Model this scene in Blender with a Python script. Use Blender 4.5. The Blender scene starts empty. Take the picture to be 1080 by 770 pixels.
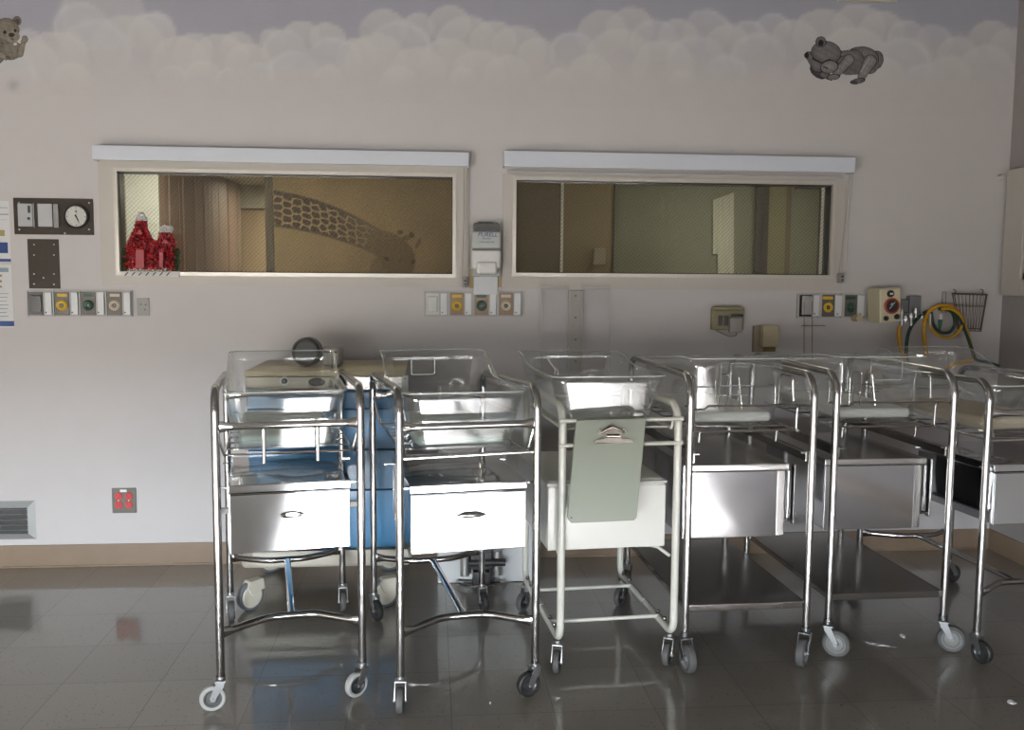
import bpy, bmesh, math, random
import numpy as np
from mathutils import Vector, Matrix
random.seed(7)
SC = bpy.context.scene
COL = SC.collection
PI = math.pi
EXPOSURE, SUN_E, SUN_EL, SUN_AZ, SKY_E, GROUND_E = 0.50, 150, 14.4, -11.5, 40.0, 13.0

# ------------------------------------------------------------------ camera numbers (measured from the floor tiles and wall lines)
FPX, PITCH, YAW, ROLL = 964.4, 0.0923, 0.089, 0.0073
CAM = Vector((0.0, -4.1177, 1.2789))
_cy, _sy, _cp, _sp = math.cos(YAW), math.sin(YAW), math.cos(PITCH), math.sin(PITCH)
_w = Vector((_sy*_cp, _cy*_cp, -_sp)); _r0 = Vector((_cy, -_sy, 0)); _u0 = _r0.cross(_w)
_r = math.cos(ROLL)*_r0 + math.sin(ROLL)*_u0; _u = -math.sin(ROLL)*_r0 + math.cos(ROLL)*_u0

def ray(px, py):
    return _w + (px-540)/FPX*_r - (py-385)/FPX*_u
def at(px, py, Y=0.0):
    """the point of the vertical plane at depth Y that the photograph shows there"""
    d = ray(px, py); t = (Y-CAM.y)/d.y
    return CAM + t*d
def topx(x, y, z):
    d = Vector((x, y, z))-CAM; q = d.dot(_w)
    return 540+FPX*d.dot(_r)/q, 385-FPX*d.dot(_u)/q

# ------------------------------------------------------------------ materials
MATS = {}
def mat(name, col, rough=.5, metal=0.0, var=.06, scale=25.0, bump=0.0, spec=.5, coat=0.0, stretch=None, rvar=0.0, detail=4, bdist=.002):
    if name in MATS: return MATS[name]
    m = bpy.data.materials.new(name); m.use_nodes = True; nt = m.node_tree; N = nt.nodes; L = nt.links
    b = N['Principled BSDF']
    b.inputs['Roughness'].default_value = rough; b.inputs['Metallic'].default_value = metal
    b.inputs['Specular IOR Level'].default_value = spec
    if coat: b.inputs['Coat Weight'].default_value = coat; b.inputs['Coat Roughness'].default_value = .06
    tc = N.new('ShaderNodeTexCoord'); mp = N.new('ShaderNodeMapping'); no = N.new('ShaderNodeTexNoise')
    if stretch: mp.inputs['Scale'].default_value = stretch
    no.inputs['Scale'].default_value = scale; no.inputs['Detail'].default_value = detail
    L.new(tc.outputs['Object'], mp.inputs['Vector']); L.new(mp.outputs[0], no.inputs['Vector'])
    mx = N.new('ShaderNodeMix'); mx.data_type = 'RGBA'
    mx.inputs[6].default_value = (*[c*(1-var) for c in col], 1); mx.inputs[7].default_value = (*[min(1, c*(1+var)) for c in col], 1)
    L.new(no.outputs['Fac'], mx.inputs[0]); L.new(mx.outputs[2], b.inputs['Base Color'])
    if rvar:
        mr = N.new('ShaderNodeMapRange'); mr.inputs[3].default_value = max(0, rough-rvar); mr.inputs[4].default_value = rough+rvar
        mr.inputs[1].default_value = .3; mr.inputs[2].default_value = .7
        L.new(no.outputs['Fac'], mr.inputs[0]); L.new(mr.outputs[0], b.inputs['Roughness'])
    if bump:
        bp = N.new('ShaderNodeBump'); bp.inputs['Strength'].default_value = bump; bp.inputs['Distance'].default_value = bdist
        L.new(no.outputs['Fac'], bp.inputs['Height']); L.new(bp.outputs[0], b.inputs['Normal'])
    MATS[name] = m
    return m

def attr_mat(name, rough=.7, noise=.05, scale=60):
    """a surface whose paint is stored as a colour attribute"""
    m = bpy.data.materials.new(name); m.use_nodes = True; nt = m.node_tree; N = nt.nodes; L = nt.links
    b = N['Principled BSDF']; b.inputs['Roughness'].default_value = rough; b.inputs['Specular IOR Level'].default_value = .3
    a = N.new('ShaderNodeVertexColor'); a.layer_name = 'paint'
    tc = N.new('ShaderNodeTexCoord'); no = N.new('ShaderNodeTexNoise'); no.inputs['Scale'].default_value = scale
    L.new(tc.outputs['Object'], no.inputs['Vector'])
    mr = N.new('ShaderNodeMapRange'); mr.inputs[3].default_value = 1-noise; mr.inputs[4].default_value = 1+noise
    L.new(no.outputs['Fac'], mr.inputs[0])
    mu = N.new('ShaderNodeVectorMath'); mu.operation = 'SCALE'
    L.new(a.outputs[0], mu.inputs[0]); L.new(mr.outputs[0], mu.inputs['Scale']); L.new(mu.outputs[0], b.inputs['Base Color'])
    return m

def thin_glass(name, tint=(.96, .98, .98), ior=1.5, rough=0.0, haze=0.0, hazecol=(.8, .85, .85), wires=None, gain=1.0):
    m = bpy.data.materials.new(name); m.use_nodes = True; nt = m.node_tree; N = nt.nodes; L = nt.links
    N.remove(N['Principled BSDF']); out = N['Material Output']
    tr = N.new('ShaderNodeBsdfTransparent'); tr.inputs[0].default_value = (*tint, 1)
    gl = N.new('ShaderNodeBsdfGlossy'); gl.inputs['Roughness'].default_value = rough; gl.inputs[0].default_value = (1, 1, 1, 1)
    # Schlick reflectance, the same from both sides of the sheet
    f0 = ((ior-1)/(ior+1))**2*gain
    lw = N.new('ShaderNodeLayerWeight'); lw.inputs[0].default_value = .5
    pw = N.new('ShaderNodeMath'); pw.operation = 'POWER'; pw.inputs[1].default_value = 5; L.new(lw.outputs['Facing'], pw.inputs[0])
    fm = N.new('ShaderNodeMath'); fm.operation = 'MULTIPLY_ADD'; fm.inputs[1].default_value = (1-f0)*.6; fm.inputs[2].default_value = f0; fm.use_clamp = True
    L.new(pw.outputs[0], fm.inputs[0])
    mx = N.new('ShaderNodeMixShader'); L.new(fm.outputs[0], mx.inputs[0]); L.new(tr.outputs[0], mx.inputs[1]); L.new(gl.outputs[0], mx.inputs[2])
    last = mx
    if haze:
        df = N.new('ShaderNodeBsdfDiffuse'); df.inputs[0].default_value = (*hazecol, 1)
        m2 = N.new('ShaderNodeMixShader'); m2.inputs[0].default_value = haze
        L.new(last.outputs[0], m2.inputs[1]); L.new(df.outputs[0], m2.inputs[2]); last = m2
    if wires:
        pitch, width = wires
        tc = N.new('ShaderNodeTexCoord'); sp = N.new('ShaderNodeSeparateXYZ'); L.new(tc.outputs['Object'], sp.inputs[0])
        fac = None
        for op in ('ADD', 'SUBTRACT'):
            a = N.new('ShaderNodeMath'); a.operation = op; L.new(sp.outputs[0], a.inputs[0]); L.new(sp.outputs[2], a.inputs[1])
            p = N.new('ShaderNodeMath'); p.operation = 'PINGPONG'; p.inputs[1].default_value = pitch/2; L.new(a.outputs[0], p.inputs[0])
            c = N.new('ShaderNodeMath'); c.operation = 'LESS_THAN'; c.inputs[1].default_value = width/2; L.new(p.outputs[0], c.inputs[0])
            if fac is None: fac = c
            else:
                h_ = N.new('ShaderNodeMath'); h_.operation = 'MULTIPLY'; h_.inputs[1].default_value = .35; L.new(fac.outputs[0], h_.inputs[0]); mm = N.new('ShaderNodeMath'); mm.operation = 'MAXIMUM'; L.new(h_.outputs[0], mm.inputs[0]); L.new(c.outputs[0], mm.inputs[1]); fac = mm
        wd = N.new('ShaderNodeBsdfDiffuse'); wd.inputs[0].default_value = (.42, .38, .30, 1)
        sc = N.new('ShaderNodeMath'); sc.operation = 'MULTIPLY'; sc.inputs[1].default_value = .26; L.new(fac.outputs[0], sc.inputs[0])
        m3 = N.new('ShaderNodeMixShader'); L.new(sc.outputs[0], m3.inputs[0]); L.new(last.outputs[0], m3.inputs[1]); L.new(wd.outputs[0], m3.inputs[2]); last = m3
    L.new(last.outputs[0], out.inputs[0])
    MATS[name] = m
    return m

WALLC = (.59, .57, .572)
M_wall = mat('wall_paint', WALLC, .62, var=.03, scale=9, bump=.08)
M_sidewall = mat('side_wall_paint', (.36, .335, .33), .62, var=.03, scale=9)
M_ceiling = mat('ceiling_paint', (.26, .26, .26), .8)
M_base = mat('baseboard_vinyl', (.25, .18, .125), .45, var=.12, scale=14)
M_chrome = mat('polished_chrome', (.66, .66, .66), .10, 1, var=.03, scale=6)
M_chrome2 = mat('worn_chrome', (.40, .395, .39), .2, 1, var=.10, scale=30, rvar=.07)
M_satin = mat('satin_steel', (.47, .46, .45), .24, 1, var=.05, scale=12)
M_polished = mat('polished_steel_sheet', (.74, .75, .76), .07, 1, var=.03, scale=4.5, bump=1.0, detail=.5, bdist=.006)
M_brushed = mat('brushed_steel_sheet', (.46, .46, .47), .11, 1, var=.05, scale=9, rvar=.02)
M_shelf = mat('dull_steel_sheet', (.30, .285, .27), .2, 1, var=.12, scale=5, rvar=.05)
M_enamel = mat('cream_white_enamel', (.66, .66, .60), .32, var=.04, coat=.3)
M_boxwhite = mat('off_white_plastic', (.66, .66, .62), .35, var=.03, coat=.2)
M_black = mat('black_rubber', (.018, .018, .018), .5)
M_grey = mat('grey_rubber', (.085, .085, .085), .6, var=.1)
M_lgrey = mat('pale_grey_rubber', (.36, .36, .35), .55)
M_zinc = mat('zinc_plated_steel', (.40, .405, .41), .42, 1, var=.1, scale=40)
M_wplastic = mat('white_plastic', (.72, .73, .72), .35)
M_hub = mat('cream_plastic_wheel', (.62, .59, .50), .4)
M_beige = mat('beige_plastic', (.52, .45, .30), .45)
M_beiged = mat('dull_beige_plastic', (.30, .265, .17), .5)
M_blue = mat('blue_laminate', (.045, .20, .40), .3, var=.05, coat=.3)
M_dark = mat('dark_plastic', (.03, .03, .032), .4)
M_bronze = mat('dark_bronze_plate', (.040, .030, .021), .5, .0, var=.2, scale=60, spec=.25)
M_frame = mat('window_frame_paint', (.54, .515, .475), .45, var=.03)
M_stop = mat('aluminium_window_stop', (.60, .57, .52), .35, .3)
M_valance = mat('white_vinyl_valance', (.68, .73, .82), .35, var=.02)
M_rubble = mat('grey_bead_chain', (.35, .33, .31), .4, .5)
M_clip = mat('grey_green_clipboard', (.24, .265, .215), .42, var=.04, scale=8)
M_pad = mat('white_mattress_vinyl', (.86, .86, .84), .4)
M_padteal = mat('pale_teal_mattress', (.50, .60, .58), .45)
M_padcream = mat('cream_mattress', (.66, .57, .44), .6)
M_red = mat('red_socket', (.62, .02, .03), .35)
M_yellow = mat('yellow_ring', (.70, .46, .03), .4)
M_green = mat('dark_green_ring', (.012, .07, .045), .4)
M_cream = mat('cream_ring', (.62, .55, .42), .4)
M_outletgrey = mat('grey_outlet_plate', (.13, .115, .10), .45, .0, var=.08)
M_outlettan = mat('tan_outlet_plate', (.30, .21, .14), .45, .0, var=.08)
M_hosey = mat('yellow_hose', (.60, .33, .02), .45)
M_hoseg = mat('dark_green_hose', (.012, .045, .03), .45)
M_wire = mat('brown_coated_wire', (.16, .11, .085), .45, .5)
M_acr = thin_glass('clear_acrylic', (.97, .98, .98), 1.55, 0.02, haze=.004, hazecol=(.9, .92, .92), gain=2.2)
M_acrwall = thin_glass('clear_acrylic_wall_pocket', (.985, .985, .985), 1.15, .05, gain=.3)
M_edge = thin_glass('clear_acrylic_edge', (.95, .97, .97), 1.6, .08, haze=.42, hazecol=(.92, .95, .95), gain=3)
M_glasswire = thin_glass('wired_glass', (.86, .86, .82), 1.5, .02, haze=.02, hazecol=(.5, .45, .35), wires=(.0185, .0034))
M_glass = thin_glass('clear_glass', (.9, .92, .92), 1.5)
M_paper = mat('white_paper', (.70, .71, .72), .7)
M_ink = mat('navy_ink', (.015, .05, .19), .6)
M_inklight = mat('blue_grey_ink', (.25, .34, .42), .6)
M_inkbrown = mat('ochre_ink', (.34, .28, .12), .6)

# ------------------------------------------------------------------ mesh builder
def rounded(pts, rad, n=6):
    """polyline with its corners replaced by arcs"""
    pts = [Vector(p) for p in pts]; out = [pts[0]]
    for i in range(1, len(pts)-1):
        p, a, b = pts[i], pts[i-1], pts[i+1]
        u, v = (a-p), (b-p); lu, lv = u.length, v.length; u.normalize(); v.normalize()
        ang = u.angle(v)
        if ang > PI-.02: out.append(p); continue
        rr = rad[i-1] if isinstance(rad, (list, tuple)) else rad
        t = min(rr/math.tan(ang/2), lu*.49, lv*.49); r = t*math.tan(ang/2)
        c = p+(u+v).normalized()*(r/math.sin(ang/2)); s = p+u*t-c; e = p+v*t-c
        tot = s.angle(e); ax = s.cross(e).normalized()
        for k in range(n+1): out.append(c+Matrix.Rotation(tot*k/n, 3, ax) @ s)
    out.append(pts[-1]); return out

def spline(pts, n=8):
    P = [Vector(p) for p in pts]; P = [P[0]*2-P[1]]+P+[P[-1]*2-P[-2]]; out = []
    for i in range(1, len(P)-2):
        for k in range(n):
            t = k/n; a, b, c, d = P[i-1:i+3]
            out.append(.5*((2*b)+(c-a)*t+(2*a-5*b+4*c-d)*t*t+(3*b-a-3*c+d)*t**3))
    out.append(P[-2]); return out

class MB:
    def __init__(s): s.bm = bmesh.new(); s.mi = 0; s.bev = False
    def _f(s, vs):
        try:
            f = s.bm.faces.new(vs); f.material_index = s.mi; return f
        except ValueError: return None
    def box(s, x0, x1, y0, y1, z0, z1, b=0, seg=2, M=None):
        v = [s.bm.verts.new(((x0, x1)[i & 1], (y0, y1)[i >> 1 & 1], (z0, z1)[i >> 2 & 1])) for i in range(8)]
        F = [s._f([v[i] for i in q]) for q in ((0, 2, 3, 1), (4, 5, 7, 6), (0, 1, 5, 4), (2, 6, 7, 3), (0, 4, 6, 2), (1, 3, 7, 5))]
        allv = list(v)
        if b:
            s.bev = True
            es = list({e for f in F for e in f.edges})
            r = bmesh.ops.bevel(s.bm, geom=es, offset=b, segments=seg, affect='EDGES', profile=.5)
            for f in r['faces']: f.material_index = s.mi
            allv = list({vv for f in r['faces'] for vv in f.verts})
        if M is not None: bmesh.ops.transform(s.bm, matrix=M, verts=allv)
        return s
    def tube(s, pts, r, n=12, closed=False, flat=None):
        """r may be a number or one per point; flat = per-point (a, b) squash factors"""
        pts = [Vector(p) for p in pts]
        q = [pts[0]]
        for p in pts[1:]:
            if (p-q[-1]).length > 1e-6: q.append(p)
        if not hasattr(r, '__len__'): rs = [r]*len(q)
        else: rs = list(r)
        pts = q; m = len(pts)
        T = []
        for i in range(m):
            if closed: t = pts[(i+1) % m]-pts[i-1]
            else: t = pts[min(i+1, m-1)]-pts[max(i-1, 0)]
            T.append(t.normalized())
        up = Vector((0, 0, 1)) if abs(T[0].z) < .9 else Vector((0, 1, 0))
        N0 = (up-T[0]*up.dot(T[0])).normalized(); rings = []
        Nn = N0
        for i in range(m):
            if i: Nn = (Nn-T[i]*Nn.dot(T[i])).normalized()
            B = T[i].cross(Nn); fa, fb = (flat[i] if flat else (1, 1))
            rings.append([s.bm.verts.new(pts[i]+(Nn*math.cos(2*PI*k/n)*fa+B*math.sin(2*PI*k/n)*fb)*rs[i]) for k in range(n)])
        rng = range(m if closed else m-1)
        for i in rng:
            a, b = rings[i], rings[(i+1) % m]
            for k in range(n): s._f([a[k], a[(k+1) % n], b[(k+1) % n], b[k]])
        if not closed: s._f(rings[0][::-1]); s._f(rings[-1])
        return s
    def cyl(s, p0, p1, r, n=24, r1=None):
        return s.tube([p0, p1], [r, r if r1 is None else r1], n)
    def lathe(s, prof, origin, axis=(0, 0, 1), n=32):
        ax = Vector(axis).normalized(); o = Vector(origin)
        u = ax.orthogonal().normalized(); w = ax.cross(u); rings = []
        for r, h in prof:
            if r < 1e-6: rings.append([s.bm.verts.new(o+ax*h)])
            else: rings.append([s.bm.verts.new(o+ax*h+(u*math.cos(2*PI*k/n)+w*math.sin(2*PI*k/n))*r) for k in range(n)])
        for a, b in zip(rings, rings[1:]):
            for k in range(n):
                k2 = (k+1) % n
                if len(a) == 1 and len(b) == 1: continue
                if len(a) == 1: s._f([a[0], b[k2], b[k]])
                elif len(b) == 1: s._f([a[k], a[k2], b[0]])
                else: s._f([a[k], a[k2], b[k2], b[k]])
        return s
    def prism(s, poly, f0, f1):
        a = [s.bm.verts.new(f0(*p)) for p in poly]; b = [s.bm.verts.new(f1(*p)) for p in poly]
        s._f(a); s._f(b[::-1]); n = len(poly)
        for i in range(n): s._f([a[i], b[i], b[(i+1) % n], a[(i+1) % n]])
        return s
    def loft(s, loops, cap0=True, cap1=False):
        R = [[s.bm.verts.new(p) for p in l] for l in loops]; n = len(R[0])
        for a, b in zip(R, R[1:]):
            for k in range(n): s._f([a[k], a[(k+1) % n], b[(k+1) % n], b[k]])
        if cap0: s._f(R[0][::-1])
        if cap1: s._f(R[-1])
        return s

def obj(name, mb, mats, parent=None, sharp=35, smooth=True, solid=0, bevel=0):
    me = bpy.data.meshes.new(name)
    bmesh.ops.recalc_face_normals(mb.bm, faces=mb.bm.faces)
    mb.bm.to_mesh(me); mb.bm.free()
    for m in (mats if isinstance(mats, (list, tuple)) else [mats]): me.materials.append(m)
    if smooth:
        me.polygons.foreach_set('use_smooth', [True]*len(me.polygons)); me.set_sharp_from_angle(angle=math.radians(sharp))
    o = bpy.data.objects.new(name, me); COL.objects.link(o)
    if parent is not None: o.parent = parent
    if solid:
        md = o.modifiers.new('thickness', 'SOLIDIFY'); md.thickness = solid; md.offset = -1
    if mb.bev:
        wn = o.modifiers.new('weighted_normals', 'WEIGHTED_NORMAL'); wn.keep_sharp = True
    if bevel:
        md = o.modifiers.new('bevel', 'BEVEL'); md.width = bevel; md.segments = 2; md.limit_method = 'ANGLE'; md.harden_normals = True
    return o
def thing(name, label, cat, loc=(0, 0, 0), rz=0, group=None):
    o = bpy.data.objects.new(name, None); COL.objects.link(o); o.location = loc; o.rotation_euler = (0, 0, rz)
    o.empty_display_size = .05
    o['label'] = label; o['category'] = cat
    if group: o['group'] = group
    return o
def tag(o, label, cat, group=None, kind=None):
    o['label'] = label; o['category'] = cat
    if group: o['group'] = group
    if kind: o['kind'] = kind
    return o
def struct(name, mb, mats, **k):
    o = obj(name, mb, mats, **k); o['kind'] = 'structure'; return o

def grid_painted(name, x0, x1, z0, z1, Y, step, fn, material, facing=-1, thick=0.0):
    """vertical painted sheet at depth Y; fn(X, Z) arrays -> rgb"""
    nx, nz = int((x1-x0)/step)+1, int((z1-z0)/step)+1
    xs, zs = np.linspace(x0, x1, nx), np.linspace(z0, z1, nz)
    X, Z = np.meshgrid(xs, zs); col, keep = fn(X, Z)
    co = np.stack([X.ravel(), np.full(X.size, Y), Z.ravel()], 1)
    idx = np.arange(nx*nz).reshape(nz, nx)
    f = np.stack([idx[:-1, :-1], idx[:-1, 1:], idx[1:, 1:], idx[1:, :-1]], -1)
    if keep is not None: f = f[keep[:-1, :-1] & keep[1:, 1:] & keep[:-1, 1:] & keep[1:, :-1]]
    f = f.reshape(-1, 4)
    used = np.unique(f); remap = -np.ones(nx*nz, int); remap[used] = np.arange(len(used))
    co = co[used]; f = remap[f]; rgb = col.reshape(-1, 3)[used]
    me = bpy.data.meshes.new(name); me.from_pydata(co.tolist(), [], f.tolist())
    ca = me.color_attributes.new('paint', 'FLOAT_COLOR', 'POINT')
    ca.data.foreach_set('color', np.concatenate([rgb, np.ones((len(rgb), 1))], 1).astype(np.float32).ravel())
    me.materials.append(material)
    o = bpy.data.objects.new(name, me); COL.objects.link(o)
    return o

def topx_arr(X, Y, Z):
    dx, dy, dz = X-CAM.x, Y-CAM.y, Z-CAM.z
    q = dx*_w.x+dy*_w.y+dz*_w.z
    return 540+FPX*(dx*_r.x+dy*_r.y+dz*_r.z)/q, 385-FPX*(dx*_u.x+dy*_u.y+dz*_u.z)/q

# ================================================================== ROOM
XL, XR, YF, ZC = -3.4, 2.695, -6.3, 2.78
WT = .14    # thickness of the wall with the viewing windows
S = .3048
# floor
def floor_material():
    m = bpy.data.materials.new('waxed_vinyl_tile'); m.use_nodes = True; nt = m.node_tree; N = nt.nodes; L = nt.links
    b = N['Principled BSDF']; b.inputs['Specular IOR Level'].default_value = .55
    b.inputs['Coat Weight'].default_value = .9; b.inputs['Coat Roughness'].default_value = .035; b.inputs['Coat IOR'].default_value = 1.5
    tc = N.new('ShaderNodeTexCoord'); sp = N.new('ShaderNodeSeparateXYZ'); L.new(tc.outputs['Object'], sp.inputs[0])
    def M(op, a, b_=None, clamp=False):
        n = N.new('ShaderNodeMath'); n.operation = op; n.use_clamp = clamp
        for i, v in enumerate((a, b_)):
            if v is None: continue
            if isinstance(v, (int, float)): n.inputs[i].default_value = v
            else: L.new(v, n.inputs[i])
        return n.outputs[0]
    ux = M('DIVIDE', M('SUBTRACT', sp.outputs[0], -1.1593), S); uy = M('DIVIDE', M('SUBTRACT', sp.outputs[1], -1.5261), S)
    dx = M('ABSOLUTE', M('SUBTRACT', M('FRACT', M('ADD', ux, .5)), .5)); dy = M('ABSOLUTE', M('SUBTRACT', M('FRACT', M('ADD', uy, .5)), .5))
    d = M('MINIMUM', dx, dy); line = M('LESS_THAN', d, .0045)
    cx = N.new('ShaderNodeCombineXYZ'); L.new(M('FLOOR', ux), cx.inputs[0]); L.new(M('FLOOR', uy), cx.inputs[1])
    wn = N.new('ShaderNodeTexWhiteNoise'); wn.noise_dimensions = '2D'; L.new(cx.outputs[0], wn.inputs['Vector'])
    n1 = N.new('ShaderNodeTexNoise'); n1.inputs['Scale'].default_value = 3; n1.inputs['Detail'].default_value = 5; L.new(tc.outputs['Object'], n1.inputs['Vector'])
    n2 = N.new('ShaderNodeTexNoise'); n2.inputs['Scale'].default_value = 130; n2.inputs['Detail'].default_value = 2; L.new(tc.outputs['Object'], n2.inputs['Vector'])
    vo = N.new('ShaderNodeTexVoronoi'); vo.inputs['Scale'].default_value = 46; L.new(tc.outputs['Object'], vo.inputs['Vector'])
    val = M('ADD', M('ADD', M('MULTIPLY', wn.outputs['Value'], .12), M('MULTIPLY', n1.outputs['Fac'], .22)), .72)
    val = M('MULTIPLY', val, M('ADD', .86, M('MULTIPLY', n2.outputs['Fac'], .28)))
    spk = M('LESS_THAN', vo.outputs['Distance'], .16); val = M('MULTIPLY', val, M('SUBTRACT', 1, M('MULTIPLY', spk, .38)))
    val = M('MULTIPLY', val, M('SUBTRACT', 1, M('MULTIPLY', line, .5)))
    cc = N.new('ShaderNodeVectorMath'); cc.operation = 'SCALE'; cc.inputs[0].default_value = (.25, .226, .197); L.new(val, cc.inputs['Scale'])
    L.new(cc.outputs[0], b.inputs['Base Color'])
    r = M('ADD', .22, M('MULTIPLY', n1.outputs['Fac'], .2)); L.new(r, b.inputs['Roughness'])
    n3 = N.new('ShaderNodeTexNoise'); n3.inputs['Scale'].default_value = 7; n3.inputs['Detail'].default_value = 3; L.new(tc.outputs['Object'], n3.inputs['Vector'])
    bp = N.new('ShaderNodeBump'); bp.inputs['Strength'].default_value = .12; bp.inputs['Distance'].default_value = .004
    L.new(M('SUBTRACT', n3.outputs['Fac'], M('MULTIPLY', line, .15)), bp.inputs['Height']); L.new(bp.outputs[0], b.inputs['Coat Normal']); L.new(bp.outputs[0], b.inputs['Normal'])
    return m
m = MB(); m.box(XL-.1, XR+.1, YF-.1, 3.2, -.1, 0); struct('floor', m, floor_material())
m = MB(); m.box(XL-.1, XR+.1, YF-.1, WT, ZC, ZC+.1); struct('ceiling', m, M_ceiling)

# window openings in the back wall (world metres, from the photograph)
def opening(a, b, c, d):
    p, q = at(a, b), at(c, d); return p.x, q.x, q.z, p.z
W1 = opening(120.5, 177, 481, 293); W2 = opening(540.5, 186, 876.5, 294)
# ---- painted mural strip: clouds on a lavender grey sky
def fbm(X, Z, s, seed):
    rs = np.random.RandomState(seed); v = np.zeros_like(X)
    for k in range(10):
        a = rs.uniform(0, 2*PI); f = s*(1+k*.55); v += np.sin((X*math.cos(a)+Z*math.sin(a))*f+rs.uniform(0, 6.28))/(1+k*.4)
    return v/4
def sm(a, b, x):
    t = np.clip((x-a)/(b-a), 0, 1); return t*t*(3-2*t)
PUFFS = []   # photo-space puffs: x, y, r
rs = random.Random(5)
for (x, y, r) in [(108, 12, 40), (85, 30, 26), (160, 36, 22), (135, 50, 34), (100, 55, 34), (60, 62, 30), (25, 75, 34), (28, 48, 16), (5, 82, 30),
                  (165, 30, 17), (205, 54, 20), (190, 66, 28), (232, 62, 26), (250, 48, 15), (262, 68, 22), (300, 52, 20), (288, 42, 12), (318, 40, 18), (345, 42, 17), (352, 66, 26), (376, 58, 18),
                  (404, 32, 22), (420, 52, 30), (396, 66, 30), (440, 30, 16), (474, 26, 20), (492, 46, 28), (520, 44, 22), (548, 54, 26), (566, 58, 18), (472, 66, 26), (505, 78, 26), (440, 76, 26), (535, 80, 22), (420, 88, 18), (488, 84, 12),
                  (604, 56, 22), (635, 34, 24), (665, 30, 22), (690, 44, 22), (715, 38, 18), (745, 34, 22), (768, 44, 20), (652, 60, 30), (700, 70, 28), (622, 78, 20), (640, 80, 10), (590, 84, 12), (735, 66, 28), (765, 78, 20), (790, 40, 18), (815, 30, 16), (838, 42, 22), (800, 62, 26),
                  (870, 40, 30), (905, 30, 26), (930, 34, 22), (958, 42, 20), (985, 44, 17), (1010, 56, 18), (1045, 44, 22), (1065, 50, 20), (900, 62, 34), (950, 68, 28), (1000, 80, 22), (1040, 74, 26), (860, 80, 20), (930, 82, 22), (975, 84, 16), (180, 84, 14), (215, 80, 16), (75, 84, 18), (310, 78, 24), (345, 84, 14), (272, 82, 14), (720, 86, 12), (240, 84, 10)]:
    PUFFS.append((x, y, r))
PUFFS.sort(key=lambda p: p[1]+p[2]*.3)
def mural(X, Z):
    px, py = topx_arr(X, np.zeros_like(X), Z)
    wall = np.array(WALLC); sky = np.array((.40, .405, .475)); cl = np.array((.66, .655, .645)); cool = np.array((.58, .60, .64))
    f = sm(95, 20, py+fbm(X, Z, 9, 2)*6)[..., None]
    col = wall*(1-f)+sky*f
    n1 = fbm(X, Z, 30, 3)[..., None]
    tot = np.zeros_like(px)
    wob = fbm(X, Z, 16, 41)*3.2; wob2 = fbm(X, Z, 48, 43)*1.2; soft = fbm(X, Z, 22, 47)
    low = np.array((.605, .585, .585))
    for i, (x, y, r) in enumerate(PUFFS):
        ph = i*1.7
        d = np.hypot((px-x)/1.12, (py-y))+wob*math.cos(ph)+wob2*math.sin(ph*2)
        ins = sm(r+1.6, r-1.2, d)
        t = np.clip((py-(y-r))/(1.7*r), 0, 1)
        tint = cool if (i*7) % 3 == 0 else cl
        fade = sm(99, 74, py)
        tgt = tint*(1-t[..., None])+low*t[..., None]
        a = (ins*(.62-.25*t+.08*soft)*fade)[..., None]
        col = col*(1-a)+tgt*a
        side = 1 if i % 2 else -1
        up = np.clip(((y-py)+.6*side*(px-x))/r+.1, 0, 1)
        rim = np.exp(-((d-r*.96)/(r*.10+.6))**2)*up*np.clip(.6+soft*.5, 0, 1)
        b = (rim*(.36 if i % 3 == 0 else .08)*fade)[..., None]
        col = col*(1-b)+np.array((.74, .745, .75))*b
    col = col*(1+.02*n1)
    # a small round grey smudge at the far left
    d = np.hypot(px-14, py-90); a = (np.exp(-(d/5.5)**2)*.45)[..., None]; col = col*(1-a)+np.array((.22, .23, .25))*a
    return np.clip(col, 0, 1), None
ZM = at(540, 112).z
bk = MB()
def wall_boxes(xs0, xs1):
    bk.box(xs0, xs1, 0, WT, 0, ZM)
# wall below the mural, around the two openings
yb = 0
for (x0, x1, z0, z1) in ((XL-.1, W1[0], 0, ZM), (W1[0], W1[1], 0, W1[2]), (W1[0], W1[1], W1[3], ZM), (W1[1], W2[0], 0, ZM),
                         (W2[0], W2[1], 0, W2[2]), (W2[0], W2[1], W2[3], ZM), (W2[1], XR+.1, 0, ZM), (XL-.1, XR+.1, ZM, ZC)):
    bk.box(x0, x1, .001 if z0 >= ZM else 0, WT, z0, z1)
wall_back = struct('wall_back', bk, M_wall)
mur = grid_painted('cloud_mural', XL, XR, ZM, ZC, .0, .0125, mural, attr_mat('mural_paint', .65, .03, 90))
mur.name = 'wall_back_mural'; mur['kind'] = 'structure'; mur.parent = wall_back

m = MB(); m.box(XL-.1, XL, YF-.1, WT, 0, ZC); struct('wall_left', m, mat('left_wall_paint', (.42, .40, .395), .65))
# right wall with its own window right beside the corner
RY0, RY1 = -.165, -1.25; RZ0, RZ1 = 1.30, 1.73
m = MB()
m.box(XR, XR+.14, YF-.1, RY1, 0, ZC); m.box(XR, XR+.14, RY0, WT, 0, ZC); m.box(XR, XR+.14, RY1, RY0, 0, RZ0); m.box(XR, XR+.14, RY1, RY0, RZ1, ZC)
struct('wall_right', m, M_sidewall)
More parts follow.
